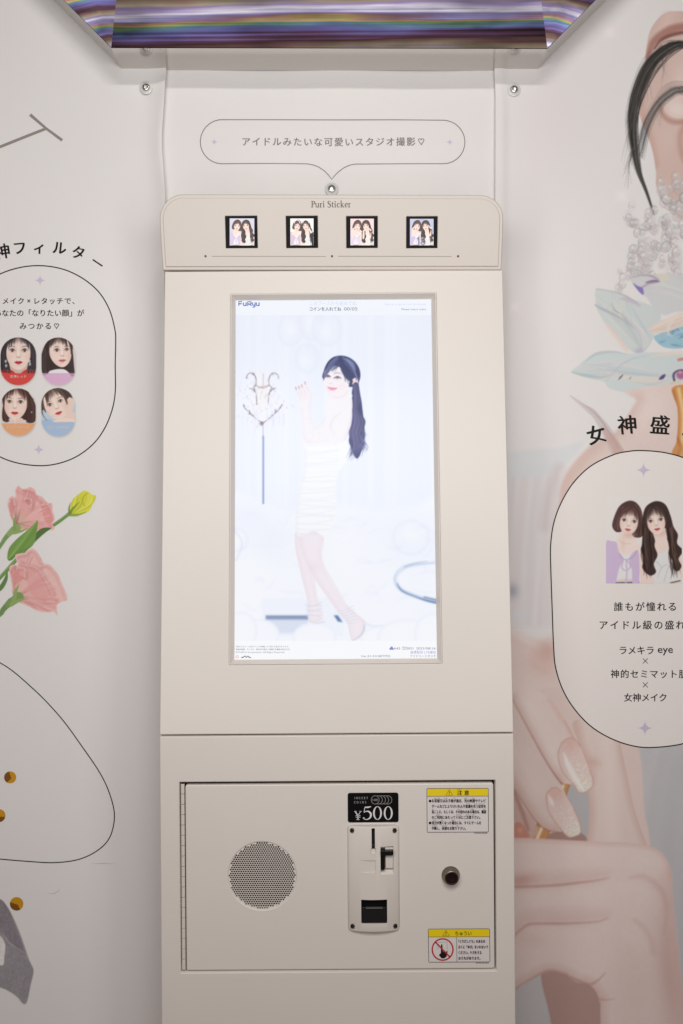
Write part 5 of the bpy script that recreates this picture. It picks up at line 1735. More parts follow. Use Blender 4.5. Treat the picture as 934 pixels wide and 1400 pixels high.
link('mirror_rim', me, hood)


def facet(name, pts, mt):
    """One pressed foil face with a fine grid so that its creases stay soft."""
    b_ = bmesh.new()
    vv = [b_.verts.new(p) for p in pts]
    b_.faces.new(vv)
    me_ = finish(b_, mt)
    o = bpy.data.objects.new(name, me_)
    ctr = sum((Vector(p) for p in pts), Vector()) / len(pts)
    me_.transform(Matrix.Translation(-ctr))
    COL.objects.link(o)
    o.parent = hood
    o.location = ctr - Vector(hood.location)
    return o


e_ = 0.0008
TL = Vector(((160.0 - CX) / FPX * 1.500, 1.500, CAM_Z + 700 / FPX * 1.500))
TR = Vector(((739.0 - CX) / FPX * 1.500, 1.500, CAM_Z + 700 / FPX * 1.500))
BL, BR = Vector((xl, FD - e_, zb + e_)), Vector((xr, FD - e_, zb - .0012 + e_))
gL, gR = BL + (TL - BL) * 3.0, BR + (TR - BR) * 3.0
gL.y, gR.y = min(gL.y, 1.525), min(gR.y, 1.525)
fm_ = mat_foil('foil_front', 0.6, 0.30)
fl_ = mat_foil('foil_facet_a', 14, 2.4, 2.5, .05)
fr_ = mat_foil('foil_facet_b', -16, 4.1, 2.5, .05)
facet('foil_face', [BL, BR, gR, gL], fm_)
facet('foil_facet', [BL, gL, Vector((xl - ch, FD - e_, zb + top)), Vector((xl - ch, FD - e_, zb + ch))], fl_)
facet('foil_facet', [BR, Vector((xr + ch, FD - e_, zb + ch)), Vector((xr + ch, FD - e_, zb + top)), gR], fr_)
facet('foil_face', [gL, gR, Vector((xr + ch, FD - e_, zb + top)), Vector((xl - ch, FD - e_, zb + top))], fm_)

# ------------------------------------------------------------------ the sticker photo machine
mc = thing('photo_sticker_machine', (seam.x, 1.45, 0), 'cream photo sticker machine with a tall lit screen, coin slot and hinged lower door', 'photo machine')
HW = 0.2422
S = LOW.px(1)
bw, bh = -seam.z, 0.0
# cabinet behind the panels
lo_b = LOW.uv(460, 1400)[1]
zfl = -seam.z / math.cos(LEAN)
up_h = UP.uv(454, 369.4)[1]
prof = []
th = 0.016
bm = bmesh.new()


def body_ring(u):
    pts = [LOW.w(u, zfl, -th), LOW.w(u, 0, -th), UP.w(u, up_h - .004, -th)]
    tp = HEAD.w(u, HEAD.uv(454, 285)[1], -.03)
    pts.append(tp)
    pts.append(Vector((tp.x, 1.545, tp.z)))
    pts.append(Vector((pts[0].x, 1.545, pts[0].z)))
    return [bm.verts.new(p) for p in pts]


a_, b_ = body_ring(-HW + .004), body_ring(HW - .004)
for i in range(6):
    bm.faces.new((a_[i], a_[(i + 1) % 6], b_[(i + 1) % 6], b_[i]))
bm.faces.new(a_), bm.faces.new(b_)
link('cabinet_body', finish(bm, M['cream']), mc)

# lower panel with the door opening
d0 = LOW.rect(246.2, 1068.2, 678.2, 1328.6)
link('lower_panel', plate(LOW, rrect(-HW, zfl + .004, HW, -.0012, .0015, 3), [rrect(*d0, .0004, 2)], -.015, 0, .0014, M['cream']), mc)
# dark space seen in the door's gaps
bm = bmesh.new()
for a, b in ((d0[0] - .004, d0[1] - .004), (d0[2] + .004, d0[1] - .004), (d0[2] + .004, d0[3] + .004), (d0[0] - .004, d0[3] + .004)):
    bm.verts.new(LOW.w(a, b, -.0152))
bm.faces.new(bm.verts)
link('door_recess', finish(bm, M['dark']), mc)
# upper panel with the screen opening
s0 = UP.rect(314.2, 401.0, 597.0, 908.0)
x_l = [UP.uv(314, 402)[0], UP.uv(314.6, 907)[0]]
x_r = [UP.uv(596, 402)[0], UP.uv(605.4, 907)[0]]
s0 = (sum(x_l) / 2, s0[1], sum(x_r) / 2, s0[3])
link('upper_panel', plate(UP, rrect(-HW, .0012, HW, up_h, .0015, 3), [rrect(*s0, .0005, 2)], -.015, 0, .0013, M['cream']), mc)
# bezel: bevelled frame sinking to the screen
bzp = [(0.0, .0004), (.0004, .0009), (.0012, .0008), (.0058, -.0088), (.0064, -.0092), (.0064, -.0125)]
bm = bmesh.new()
rings = []
for ins, w in bzp:
    rings.append([bm.verts.new(UP.w(a, b, w)) for a, b in ((s0[0] + ins, s0[1] + ins), (s0[2] - ins, s0[1] + ins), (s0[2] - ins, s0[3] - ins), (s0[0] + ins, s0[3] - ins))])
for p, q in zip(rings, rings[1:]):
    for i in range(4):
        bm.faces.new((p[i], p[(i + 1) % 4], q[(i + 1) % 4], q[i]))
me = finish(bm, M['cream_plastic'], 15)
link('screen_bezel', me, mc)
# screen
SCR = Frame(UP.w(0, 0, -.0102), UP.u, UP.v)
P = paint_screen()
scr = P.build('screen', SCR, 0, M['display'], mc)
g = .0006


def ps(p, mt, name='lettering'):
    return p.build(name, SCR, g, M[mt], scr)


lg = Print2D()
lw = 1.55
yb_, yt = 418.2, 412.4
lg.line([(326.3, yb_), (326.3, yt), (331, yt)], lw).line([(326.3, 415.4), (330.6, 415.4)], lw)
lg.line([(333, 413.6), (333, 416.6), (333.8, 417.8), (336.6, 417.8), (337.2, 417), (337.2, 413.4)], lw).line([(337.2, 413.6), (337.2, 418.4)], lw)
lg.line([(339.6, yb_ + .2), (339.6, yt + .2), (343.4, yt + .2), (344.6, 413.2), (344.6, 414.8), (343.4, 415.8), (340, 415.8)], lw).line([(342.2, 415.6), (345, 418.4)], lw)
lg.line([(346.4, 413.6), (346.4, 416.4), (347.4, 417.4), (350, 417.4)], lw).line([(350.4, 413.4), (350.4, 419), (349.4, 420), (346.8, 420)], lw)
lg.line([(352.4, 413.6), (352.4, 416.6), (353, 417.8), (355.8, 417.8), (356.4, 417)], lw).line([(356.4, 413.4), (356.4, 418.4)], lw)
LOGO = Print2D()
LOGO.v = [(326 + (x - 325.6) * .92, 415.6 + (y - 415.6) * .98, z) for x, y, z in lg.v]
LOGO.f = lg.f
ps(LOGO, 'glow_blue', 'logo')
ps(Print2D().text('このブースから始めてね', 423.5, 417.4, 6.6, 487.5), 'glow_pale')
ps(Print2D().text('コインを入れてね', 423.3, 424.9, 6.2, 466.6, bold=.025).text('00/05', 470.4, 424.6, 6.4, 488.8), 'glow_grey')
ps(Print2D().text('Start your game from this booth.', 526, 417.2, 3.6, 583), 'glow_pale')
ps(Print2D().text('Please insert coins.', 549, 424.1, 3.6, 583), 'glow_grey')
ps(Print2D().text('印刷されるシール紙のサイズは機種により異なる場合があります。', 322.4, 885, 2.6, 395).text('本体の形状、サービス、表示は予告なく変更する場合があります。', 322.4, 888.8, 2.6, 397, bold=.02)
   .text('© FURYU Corporation. All Rights Reserved.', 322.4, 892.8, 3.2, 389.5), 'glow_grey')
t = Print2D().line([(330.2, 899.3), (334, 898), (335, 896.6), (337, 899), (339, 896.8), (340.6, 898.6), (343, 899)], 1.3)
ps(t, 'screen_grey', 'logo')
t = Print2D()
t.line([(324.4 + 1.7 * math.cos(a), 898 + 1.7 * math.sin(a)) for a in np.linspace(0, 6.28, 15)[:-1]], .6, True)
ps(t, 'glow_red', 'logo')
ps(Print2D().text('Ver.01.01f.00TP05', 493.6, 898.4, 4.0, 533.6), 'glow_grey')
t = Print2D()
t.poly([(532.6, 888.4), (532.6, 885.8), (534, 885.8), (534, 884), (537, 884), (537, 885.8), (538.2, 885.8), (538.2, 888.4)])
ps(t, 'glow_violet', 'icon')
ps(Print2D().text('645', 538.8, 888, 4.4, 547.4).text('001', 556.4, 888, 4.4, 565.2).text('2023/08/16', 569, 888, 4.4, 595.5)
   .line([(550.4, 884.6), (555.6, 884.6), (555.6, 888), (550.4, 888)], .5, True).line([(550.4, 884.8), (553, 886.8), (555.6, 884.8)], .5), 'glow_grey')
ps(Print2D().text('画像配信 LTE通信', 561.4, 893.4, 4.4, 595.8), 'glow_violet')
ps(Print2D().text('アイドリースタジオ', 560.8, 898.7, 4.3, 595.8), 'glow_grey')

# header leaning forward
hp = []
pxo = [(222.4, 369.6), (454, 369.5), (685.8, 369.2), (687.3, 335), (688.4, 300)]
pxo += [(656.5 + 31.9 * math.cos(t), 298 - 31.6 * math.sin(t)) for t in np.linspace(0.12, math.pi / 2, 9)]
pxo += [(454, 265.8)]
pxo += [(250.5 - 32.1 * math.sin(t), 297.6 - 32.2 * math.cos(t)) for t in np.linspace(0, math.pi / 2 - .12, 9)]
pxo += [(218.2, 300), (220, 335)]
# a symmetrical outline: halves averaged
uvo = [HEAD.uv(x, y) for x, y in pxo]
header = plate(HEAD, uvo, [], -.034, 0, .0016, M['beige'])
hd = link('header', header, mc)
i2 = [HEAD.uv(x, y) for x, y in pxo]
i2 = inset(i2, 4.6 * HEAD.px(1))
WIN = [(308.4, 295.2, 352.0, 339.2), (391.3, 295.2, 434.6, 339.0), (473.6, 295.5, 516.4, 339.0), (555.6, 295.8, 598.2, 339.2)]
holes = [rrect(*HEAD.rect(*w_, .001), .0006, 2) for w_ in WIN]
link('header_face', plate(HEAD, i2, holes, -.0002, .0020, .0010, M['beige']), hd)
t = Print2D()
# title in a condensed roman with small serifs
def roman(t, x, yb, sx, sy, name):
    def L(pts, w, sm=5):
        q = [(x + a * sx, yb - b * sy) for a, b in pts]
        w = np.broadcast_to(np.asarray(w, float), (len(q),)) * sx
        if sm:
            k = smoothpts(np.column_stack([q, w]), sm, False)
            t.line(k[:, :2], k[:, 2])
        else:
            t.line(q, w)

    def serif(a, b, w=.2):
        L([(a - w / 2, b), (a + w / 2, b)], .055, 0)
    if name == 'P':
        L([(.1, 0), (.1, .7)], .115, 0), serif(.1, .02, .26), serif(.04, .68, .14)
        L([(.08, .675), (.25, .675), (.36, .6), (.37, .49), (.28, .36), (.12, .34)], (.05, .06, .11, .12, .07, .05))
        return .42
    if name == 'u':
        L([(.07, .45), (.07, .14), (.13, .02), (.22, .02), (.33, .12)], (.1, .1, .08, .06, .04)), L([(.34, .45), (.34, 0)], .1, 0), serif(.02, .44, .1), serif(.29, .44, .1), serif(.38, .02, .1)
        return .45
    if name == 'r':
        L([(.09, 0), (.09, .45)], .1, 0), serif(.1, .02, .22), serif(.04, .44, .1), L([(.1, .34), (.18, .45), (.26, .44)], (.04, .07, .1))
        return .3
    if name == 'i':
        L([(.09, 0), (.09, .45)], .1, 0), serif(.1, .02, .2), serif(.04, .44, .1), t.disc(x + .09 * sx, yb - .63 * sy, .07 * sx, 10)
        return .22
    if name == 'S':
        L([(.34, .56), (.3, .67), (.17, .7), (.07, .6), (.1, .46), (.28, .32), (.35, .18), (.28, .03), (.14, -.01), (.05, .06), (.04, .16)], (.05, .06, .06, .1, .12, .13, .12, .07, .06, .06, .04))
        return .42
    if name == 't':
        L([(.1, .6), (.1, .12), (.16, .02), (.26, .06)], (.07, .1, .08, .03)), L([(0, .44), (.25, .44)], .05, 0)
        return .28
    if name == 'c':
        L([(.33, .36), (.26, .45), (.14, .43), (.06, .28), (.09, .1), (.2, .01), (.34, .1)], (.09, .06, .07, .11, .1, .07, .03))
        return .37
    if name == 'k':
        L([(.09, 0), (.09, .74)], .1, 0), serif(.1, .02, .2), serif(.04, .73, .1), L([(.32, .45), (.12, .23)], .05, 0), L([(.16, .27), (.38, 0)], .1, 0), serif(.37, .02, .14), serif(.32, .44, .14)
        return .43
    if name == 'e':
        L([(.07, .26), (.34, .27), (.29, .42), (.19, .45), (.08, .34), (.07, .17), (.18, .01), (.34, .1)], (.04, .05, .09, .06, .1, .11, .07, .03))
        return .38
    return .22


x = 425.8
TITLE = 'Puri Sticker'
tot = 0
tmp = Print2D()
for c in TITLE:
    tot += roman(tmp, 0, 0, 1, 1, c) + .04
k = 54.6 / tot
for c in TITLE:
    x += (roman(t, x, 283.6, k, 12.2, c) + .04) * k
t.build('title_lettering', HEAD, .0023, M['ink_brown'], hd)
mp = {}
for i, w_ in enumerate(WIN):
    r_ = HEAD.rect(*w_)
    bm = bmesh.new()
    e = .002
    fw = plate(HEAD, rrect(r_[0] - e, r_[1] - e, r_[2] + e, r_[3] + e, .0003, 1), [], 0.0001, .0005, .0001, M['black_satin'])
    link('photo_window', fw, hd)
    x0, y0, x1, y1 = ((314.2, 298.6, 347.8, 335.6), (397.0, 298.7, 428.8, 335.5), (479.2, 299.0, 511.2, 335.4), (560.6, 299.2, 592.8, 335.4))[i]
    P, (a0, a1, b0, b1) = two_girls(i + 1, 1.0)
    P.build('sample_photo', HEAD, .0008, M['photo'], hd, warp=lambda X, Y: (x0 + (X - a0) / (a1 - a0) * (x1 - x0), y0 + (Y - b0) / (b1 - b0) * (y1 - y0)))
for x0, x1 in ((290, 446), (462.5, 617)):
    Print2D().line([(x0, 350.4), (x1, 350.7)], .75).build('rule_line', HEAD, .0023, M['ink_taupe'], hd)
for i, x in enumerate((281.4, 454, 626.2)):
    u, v = HEAD.uv(x, 350.4)
    s_ = HEAD.px(1)
    link('pin_hole', lathe(HEAD, u, v, [(1.5 * s_, .0019), (1.5 * s_, .0024), (1.1 * s_, .0025), (.6 * s_, .0022), (0, .0022)], M['dark_steel'], 14), hd)

# ------------------------------------------------------------------ door
DW = -.0022
dr_ = LOW.rect(254.0, 1072.0, 675.8, 1325.8, DW)
sc_uv = LOW.uv(358.5, 1197.6, DW)
sr = 46.3 * S
me = plate(LOW, rrect(*dr_, 3.2 * S, 4), [circ(*sc_uv, sr, 56)], -.012, DW, .0016, M['cream'])
door = link('door', me, mc)
# perforated speaker disc: a plate with real holes
bm = bmesh.new()
pit = 3.2 * S
Rh = pit / math.sqrt(3)
row = 1.5 * Rh
cache = {}


def gv(u, v):
    k_ = (round(u * 2e5), round(v * 2e5))
    if k_ not in cache:
        cache[k_] = bm.verts.new(LOW.w(u, v, DW - .0016))
    return cache[k_]


nr = int(sr / row) + 2
for j in range(-nr, nr + 1):
    for i in range(-nr - 2, nr + 3):
        cu, cv = sc_uv[0] + (i + (j % 2) * .5) * pit, sc_uv[1] + j * row
        d = math.hypot(cu - sc_uv[0], cv - sc_uv[1])
        if d > sr + pit:
            continue
        ring_ = [gv(cu + Rh * math.cos(R(30 + 60 * k_)), cv + Rh * math.sin(R(30 + 60 * k_))) for k_ in range(6)]
        if d < sr - pit * .46:
            h_ = [bm.verts.new(LOW.w(cu + pit * .45 * math.cos(R(30 + 60 * k_)), cv + pit * .45 * math.sin(R(30 + 60 * k_)), DW - .0016)) for k_ in range(6)]
            hb_ = [bm.verts.new(LOW.w(cu + pit * .45 * math.cos(R(30 + 60 * k_)), cv + pit * .45 * math.sin(R(30 + 60 * k_)), DW - .0028)) for k_ in range(6)]
            for k_ in range(6):
                bm.faces.new((ring_[k_], ring_[(k_ + 1) % 6], h_[(k_ + 1) % 6], h_[k_]))
                bm.faces.new((h_[k_], h_[(k_ + 1) % 6], hb_[(k_ + 1) % 6], hb_[k_]))
        else:
            bm.faces.new(ring_)
link('speaker_grille', finish(bm, M['cream'], 20), door)
link('speaker_cone', lathe(LOW, *sc_uv, [(sr, -.0118), (sr * .8, -.0116), (sr * .3, -.0119), (0, -.0119)], M['dark'], 32), door)

# ------------------------------------------------------------------ piano hinge
hx0, hx1 = 247.4, 252.8
hu0, _, hu1, _ = LOW.rect(hx0, 1100, hx1, 1200, -.003)
hr = (hu1 - hu0) / 2
hv0, hv1 = LOW.uv(250, 1326, -.003)[1], LOW.uv(250, 1071.6, -.003)[1]
HG = Frame(LOW.w((hu0 + hu1) / 2, hv0, -.0045), LOW.u, LOW.v)
hinge = link('hinge', lathe(Frame(HG.o, LOW.u, -LOW.n), 0, 0, [(hr * .55, 0), (hr * .55, hv1 - hv0), (0, hv1 - hv0)], M['dark_steel'], 10), mc)
NK = 18
kl = (hv1 - hv0) / NK
bm = bmesh.new()
prof_ = [(0, .0003), (hr * .86, .0003), (hr, .0007), (hr, kl - .0007), (hr * .86, kl - .0003), (0, kl - .0003)]
kf2 = Frame((0, 0, 0), LOW.u, -LOW.n)
bm.free()
km = lathe(kf2, 0, 0, prof_, M['cream_plastic'], 12, 30)
for i in range(NK):
    link('hinge_knuckle', km, hinge, loc=HG.w(0, kl * i, 0))

# ------------------------------------------------------------------ price plate
pu = LOW.rect(475.6, 1084.4, 545.0, 1124.6)
pp = link('price_plate', plate(LOW, rrect(*pu, 3 * S, 5), [], DW, DW + .0016, .0004, M['black_satin']), mc)
PW = DW + .0018
t = Print2D()
t.text('INSERT', 484.2, 1093.4, 5.4, 503, sx=1).text('COINS', 484.2, 1099.4, 5.4, 500.4)


def spaced(t, s_, x0, x1, yb, em):
    for i, c in enumerate(s_):
        xx = x0 + (x1 - x0) * i / (len(s_) - 1)
        t.text(c, xx, yb, em, align='C', sx=.72, bold=.03)


t = Print2D()
spaced(t, 'INSERT', 485.2, 502.2, 1092.8, 4.6)
spaced(t, 'COINS', 485.2, 500.0, 1098.6, 4.6)
t.build('lettering', LOW, PW, M['grey_on_black'], pp)
t = Print2D()
t.line([(513.1 + 5.4 * math.cos(a), 1093.8 + 5.7 * math.sin(a)) for a in np.linspace(0, 6.28, 25)[:-1]], .7, True)
for i in range(1, 5):
    cx = 513.1 + i * 4.35
    t.line([(cx + 5.4 * math.cos(a), 1093.8 + 5.7 * math.sin(a)) for a in np.linspace(-1.9, 1.9, 17)], .7)
t.text('100', 509.6, 1095.4, 4.6, 516.6, bold=.02)
t.build('coin_symbol', LOW, PW, M['grey_on_black'], pp)
t = Print2D()
# roman numerals of the price, drawn with thick and thin strokes
t.line(smoothpts([(498.6, 1104.0), (503, 1103.9), (507.6, 1102.9)], 4, False), np.interp(np.linspace(0, 1, 9), [0, .6, 1], [1.7, 2.0, .6]))
t.line([(498.9, 1104), (497.7, 1111)], .85)
q = smoothpts(np.array([(497.7, 1111.2, .8), (500.2, 1109.6, 1.1), (503.6, 1109.5, 1.9), (506.6, 1111.8, 2.5), (507.3, 1114.8, 2.6), (506, 1118.2, 2.0), (502.6, 1120.4, 1.2), (499.4, 1120.4, 1.0), (497.2, 1119.3, 1.4)]), 5, False)
t.line(q[:, :2], q[:, 2])
t.disc(497.4, 1118.8, 1.15, 12)
for cx, cy in ((516.2, 1111.8), (530.9, 1111.8)):
    o = [(cx + 6.1 * math.cos(a), cy + 9.2 * math.sin(a)) for a in np.linspace(0, 2 * math.pi, 33)[:-1]]
    i_ = [(cx + 3.75 * math.cos(a), cy + 8.45 * math.sin(a)) for a in np.linspace(0, 2 * math.pi, 33)[:-1]]
    n_ = len(o)
    t.add(o + i_, [(k_, (k_ + 1) % n_, n_ + (k_ + 1) % n_, n_ + k_) for k_ in range(n_)])
t.line([(485.6, 1109.6), (489.4, 1115)], 1.5).line([(493.2, 1109.6), (489.6, 1115)], .8).line([(489.5, 1114.8), (489.5, 1120.6)], 1.6)
t.line([(486.4, 1115.2), (492.8, 1115.2)], .8).line([(486.4, 1117.4), (492.8, 1117.4)], .8).line([(487.4, 1120.7), (491.6, 1120.7)], .6)
t.line([(484.4, 1109.4), (487.6, 1109.4)], .6).line([(491.6, 1109.4), (494.4, 1109.4)], .6)
t.build('price_lettering', LOW, PW, M['white_ink'], pp)

# ------------------------------------------------------------------ coin mechanism: bulged plate with cut-outs
cm = LOW.rect(475.6, 1129.0, 546.4, 1273.6, .004)
cu0, cv0, cu1, cv1 = cm
ccu, chw = (cu0 + cu1) / 2, (cu1 - cu0) / 2
EDGE, BUL, rc = .0030, .0062, 6 * S


def cmw(u):
    """Height of the bulged plate's face."""
    t_ = min(1, abs(u - ccu) / chw)
    return DW + EDGE + BUL * (1 - t_ ** 2.0)


us = [-1, -.992, -.975, -.95, -.92] + list(np.linspace(-.88, .88, 21)) + [.92, .95, .975, .992, 1]
bm = bmesh.new()
cols = []
for q in us:
    u = ccu + q * chw
    d = chw * (1 - abs(q))
    cut = rc - math.sqrt(max(0, rc * rc - max(0, rc - d) ** 2)) if d < rc else 0
    # the plate's ends bow with its face
    v0_, v1_ = cv0 + cut, cv1 - cut * .6
    drop = .0016 * max(0, 1 - d / .0022) ** 2
    w_ = cmw(u) - drop
    bv = .0016
    col_ = [(v0_, DW - .002), (v0_, w_ - bv), (v0_ + bv * .3, w_ - bv * .3), (v0_ + bv, w_), (v1_ - bv * 2.2, w_), (v1_ - bv * .7, w_ - bv * .45), (v1_, w_ - bv * 1.7), (v1_, DW - .002)]
    cols.append([bm.verts.new(LOW.w(u, a, b)) for a, b in col_])
for p, q in zip(cols, cols[1:]):
    for i in range(8):
        bm.faces.new((p[i], p[(i + 1) % 8], q[(i + 1) % 8], q[i]))
bm.faces.new(cols[0]), bm.faces.new(cols[-1])
me = finish(bm, M['cream_plastic'], 38)
cmo = link('coin_mechanism', me, mc)


def box_bm(bm, F, u0, v0, u1, v1, w0, w1, w1b=None):
    """Box; w1b gives its lower edge another face height (a sloped face)."""
    w1b = w1 if w1b is None else w1b
    vv = [bm.verts.new(F.w(a, b, c)) for a, b, c in ((u0, v0, w0), (u1, v0, w0), (u1, v1, w0), (u0, v1, w0), (u0, v0, w1b), (u1, v0, w1b), (u1, v1, w1), (u0, v1, w1))]
    for f in ((0, 1, 2, 3), (4, 5, 6, 7), (0, 1, 5, 4), (1, 2, 6, 5), (2, 3, 7, 6), (3, 0, 4, 7)):
        bm.faces.new([vv[i] for i in f])


def at(px, py, w=.008):
    return LOW.uv(px, py, w)


cb = bmesh.new()
sl = LOW.rect(508.2, 1133.0, 512.8, 1162.0, .008)
lv = LOW.rect(520.4, 1158.6, 538.2, 1197.5, .008)
rt = LOW.rect(494.0, 1231.0, 529.6, 1263.6, .008)
emb = LOW.rect(486.2, 1177.2, 513.6, 1194.2, .008)
for r_, dp in ((sl, .0015), (lv, .0008), (rt, .0006)):
    box_bm(cb, LOW, *r_, DW + dp, .03)
fe = cmw((emb[0] + emb[2]) / 2)
box_bm(cb, LOW, *emb, fe - .0013, .03)
# scoop under the slot and below the lever: sloping cuts
scp = LOW.rect(507.0, 1160.5, 514.2, 1168.0, .008)
fs = cmw((scp[0] + scp[2]) / 2)
box_bm(cb, LOW, *scp, fs - .003, .03)
cut_me = bpy.data.meshes.new('cut')
bmesh.ops.recalc_face_normals(cb, faces=cb.faces)
cb.to_mesh(cut_me)
cb.free()
cut = bpy.data.objects.new('cut', cut_me)
COL.objects.link(cut)
md = cmo.modifiers.new('cut', 'BOOLEAN')
md.operation, md.object, md.solver = 'DIFFERENCE', cut, 'EXACT'
md.use_self = True
bpy.context.view_layer.update()
# the plate's mesh is relative to the machine's base: cut in the same space
cut.location = (0, 0, 0)
dg = bpy.context.evaluated_depsgraph_get()
nm = bpy.data.meshes.new_from_object(cmo.evaluated_get(dg))
cmo.modifiers.clear()
old = cmo.data
cmo.data = nm
nm.set_sharp_from_angle(angle=R(35))
bpy.data.objects.remove(cut)
bpy.data.meshes.remove(cut_me)


def cpart(name, boxes, mt, bevel=0.0):
    b2 = bmesh.new()
    for bx in boxes:
        box_bm(b2, LOW, *bx)
    me2 = finish(b2, M[mt], 30)
    o = link(name, me2, cmo)
    if bevel:
        m2 = o.modifiers.new('bevel', 'BEVEL')
        m2.width, m2.segments, m2.limit_method = bevel, 2, 'ANGLE'
    return o


fc = cmw(ccu)
cpart('coin_slot', [(sl[0] - .0003, sl[1] - .0003, sl[2] + .0003, sl[3] + .0003, DW + .001, DW + .002)], 'dark')
r_ = LOW.rect(508.6, 1155.4, 512.4, 1161.6, .006)
cpart('slot_guide', [(*r_, DW + .002, .0035)], 'dark_steel', .0003)
fl2 = cmw(lv[0] + .006)
cpart('lever_recess', [(lv[0] - .0002, lv[1], lv[2] + .0002, lv[3], DW + .0006, DW + .0012)], 'cream_plastic')
ra, rb_ = LOW.rect(520.6, 1163.4, 538.0, 1169.8, .011), LOW.rect(520.8, 1165.6, 526.4, 1190.0, .008)
cpart('coin_return_lever', [(*ra, DW + .002, fl2 + .005), (*rb_, DW + .001, fl2 + .0012)], 'black', .0006)
rw = LOW.rect(527.4, 1171.4, 537.8, 1188.8, .008)
cpart('lever_block', [(*rw, DW + .001, fl2 - .0018)], 'cream_plastic', .0006)
rw = LOW.rect(526.8, 1160.0, 537.8, 1162.6, .008)
cpart('lever_block', [(*rw, DW + .001, fl2 - .001)], 'cream_plastic', .0004)
# light sloped ledge under the lever
b2 = bmesh.new()
pa = [at(520.6, 1197.0, .005), at(538.0, 1197.0, .005), at(538.4, 1197.6), at(520.4, 1202.6)]
lw_ = [DW + .003, DW + .003, cmw(pa[2][0]) + .0002, cmw(pa[3][0]) + .0002]
q4 = [at(520.5, 1190.5, .006), at(538.1, 1190.5, .006)]
vv = [b2.verts.new(LOW.w(*q4[0], DW + .0015)), b2.verts.new(LOW.w(*q4[1], DW + .0015)), b2.verts.new(LOW.w(lv[2], lv[1] + .0001, cmw(lv[2]) - .0001)), b2.verts.new(LOW.w(lv[0], lv[1] + .0001, cmw(lv[0]) - .0001))]
b2.faces.new(vv)
link('lever_ledge', finish(b2, M['cream_plastic']), cmo)
r2 = (rt[0] - .0002, rt[1], rt[2] + .0002, rt[3])
cpart('return_pocket', [(*r2, DW + .0003, DW + .0009)], 'black_satin')
rf = LOW.rect(494.8, 1241.8, 528.9, 1263.2, .006)
cpart('return_flap', [(*rf, DW + .001, DW + .0042, DW + .0068)], 'black', .0006)
rl = LOW.rect(500.6, 1240.8, 523.4, 1242.0, .004)
cpart('flap_rib', [(*rl, DW + .0035, DW + .0078)], 'rib', .0002)
s1 = lathe(Frame((0, 0, 0), LOW.u, LOW.v), 0, 0, [(3.7 * S, -.001), (3.7 * S, .0003), (3.2 * S, .0006), (2.8 * S, .0004), (2.5 * S, -.0004), (2.3 * S, .0008), (1.5 * S, .0015), (.9 * S, .0015), (.8 * S, .0006), (0, .0005)], M['dark_steel'], 20)
for x, y in ((482.2, 1135.2), (538.8, 1135.2), (483.0, 1266.0), (539.8, 1265.8)):
    u, v = at(x, y, .002)
    link('bolt', s1, cmo, loc=LOW.w(u, v, cmw(u)))

# ------------------------------------------------------------------ lock
u, v = LOW.uv(616.6, 1197.6)
lk = link('lock', lathe(LOW, u, v, [(12.6 * S, DW), (12.6 * S, DW + .0006), (11.9 * S, DW + .0018), (10.4 * S, DW + .0085), (9.6 * S, DW + .0112), (9.0 * S, DW + .0116)], M['collar'], 40, 30), mc)
link('key_plug', lathe(LOW, u, v, [(9.1 * S, DW + .0105), (8.9 * S, DW + .0124), (8.2 * S, DW + .0132), (6.2 * S, DW + .0128), (5.6 * S, DW + .0112), (4.8 * S, DW + .0112), (4.4 * S, DW + .0122), (2.2 * S, DW + .0120), (1.8 * S, DW + .0104), (0, DW + .0104)], M['plug'], 36), lk)

# ------------------------------------------------------------------ caution stickers
SW = DW + .0004


def sticker(px, lab):
    a = LOW.rect(*px, DW)
    o = link('caution_sticker', plate(LOW, rrect(*a, 1.2 * S, 3), [], DW - .0001, SW, .00005, M['label']), mc)
    o['label'] = lab
    return o


def tri_sign(t, cx, cy, r):
    t.line([(cx - r, cy + r * .8), (cx, cy - r * .9), (cx + r, cy + r * .8)], .75, True)
    t.line([(cx, cy - r * .35), (cx, cy + r * .3)], .9).disc(cx, cy + r * .58, .5, 8)


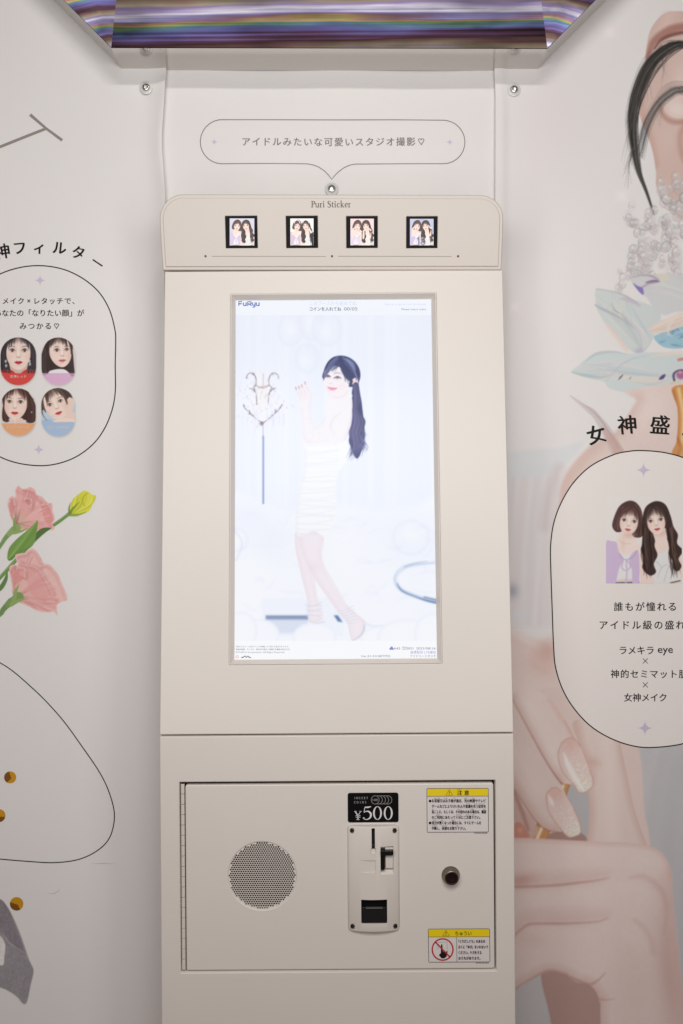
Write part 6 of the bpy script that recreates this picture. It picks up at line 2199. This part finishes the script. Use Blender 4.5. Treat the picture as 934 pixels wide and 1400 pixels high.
st = sticker((583.4, 1078.2, 668.2, 1138.4), 'caution sticker with six lines of small print under a yellow band')
Print2D().poly([(584.4, 1079.0), (667.4, 1078.8), (667.5, 1088.8), (584.5, 1089.2)]).build('band', LOW, SW + .0002, M['yellow'], st)
t = Print2D()
t.line([(583.8, 1079.2), (584.4, 1078.5), (667.2, 1078.3), (668, 1079), (668.2, 1137.4), (667.6, 1138), (585, 1138.4), (584.3, 1137.8)], .6, True)
t.line([(584, 1089.2), (668, 1088.9)], .5)
tri_sign(t, 614.5, 1083.9, 4.6)
t.text('注', 625, 1087.2, 7.4, bold=.025).text('意', 634.8, 1087.2, 7.2, bold=.025)
t.text('ちゅう', 625.2, 1080.6, 2.0, 631.5).text('い', 638, 1080.6, 2.0)
for i, (s_, x1) in enumerate((('お客様又はお子様が過去、光の刺激やテレビ', 664.4), ('ゲームなどによりけいれんや意識を失う症状を', 664.6), ('起こした、もしくは、その恐れのある場合は、機器', 665), ('のご利用にあたって十分にご注意下さい。', 657),
                              ('気分が悪くなった場合には、すぐにゲームを', 658), ('中断し、休憩をお取り下さい。', 637))):
    y = 1097.2 + i * 7.55
    t.text(s_, 590.8, y, 5.0, x1, bold=.03)
    rr = random.Random(i)
    for s2, x0 in ((('きゃくさま', 594), ('こさま', 607), ('かこ', 620), ('ひかり', 635), ('しげき', 645)), (('いしき', 638), ('うしな', 648), ('しょうじょう', 654)), (('お', 591), ('おそ', 626), ('ばあい', 644), ('きき', 661)),
                   (('りよう', 597), ('じゅうぶん', 624), ('ちゅうい', 638), ('くだ', 646)), (('きぶん', 592), ('わる', 603), ('ばあい', 618)), (('ちゅうだん', 590.6), ('きゅうけい', 604), ('と', 618), ('くだ', 624)))[i]:
        t.text(s2, x0, y - 4.7, 1.8, x0 + 1.5 * len(s2))
for y in (1095.6, 1125.7):
    t.disc(588.3, y, 1.9, 14)
for i in range(9):
    t.line([(649 + i * 2, 1139.6), (650.3 + i * 2, 1139.4)], .9)
t.build('lettering', LOW, SW + .0004, M['ink'], st)

st = sticker((585.4, 1270.6, 670.0, 1316.0), 'caution sticker with a red no-fingers sign under a yellow band')
Print2D().poly([(586.2, 1271.3), (669.0, 1270.9), (669.2, 1281.4), (586.4, 1281.8)]).build('band', LOW, SW + .0002, M['yellow'], st)
t = Print2D()
t.line([(585.8, 1271.6), (586.4, 1270.9), (669, 1270.5), (669.7, 1271.2), (670.2, 1315), (669.6, 1315.8), (587.2, 1316.3), (586.5, 1315.6)], .6, True)
t.line([(586, 1281.7), (669.8, 1281.3)], .5).line([(624.6, 1281.6), (625, 1316)], .5)
tri_sign(t, 610, 1276.6, 4.6)
t.text('ちゅうい', 622.6, 1279.4, 7, 645, bold=.01)
for i, (s_, x1) in enumerate((('「とりだしぐち」のあなの', 663.5), ('おくに「ゆび」をいれないで', 667.6), ('ください。ケガをする', 658.6), ('おそれがあります。', 657))):
    t.text(s_, 627.2, 1289.6 + i * 7.7, 5.0, x1, bold=.03)
for i in range(9):
    t.line([(651 + i * 2, 1317.4), (652.3 + i * 2, 1317.2)], .9)
# pointing hand
t.poly([(603.2, 1292.6), (604.0, 1291.6), (605.2, 1292.4), (605.4, 1301.0), (607, 1302), (608.8, 1301), (610.2, 1302.4), (611.6, 1300.4), (612.2, 1300.8), (611.6, 1305.4), (610.8, 1308.6), (607.8, 1311), (604, 1311),
        (601.6, 1308.2), (600.4, 1306.6), (601.4, 1305.2), (603.0, 1303.8)])
t.build('lettering', LOW, SW + .0004, M['ink'], st)
Print2D().line([(596.2, 1298.6), (598, 1298.6), (598, 1289), (611.6, 1289), (611.6, 1298.6)], .4).line([(600, 1298), (600, 1291)], .4).build('slot_drawing', LOW, SW + .0003, M['ink_taupe'], st)
t = Print2D()
t.line([(605.4 + 14.2 * math.cos(a), 1298.8 + 14.6 * math.sin(a)) for a in np.linspace(0, 6.2832, 41)[:-1]], 1.8, True)
t.line([(595.6, 1288.6), (615.2, 1309)], 1.8)
t.build('prohibition_ring', LOW, SW + .0006, M['red'], st)
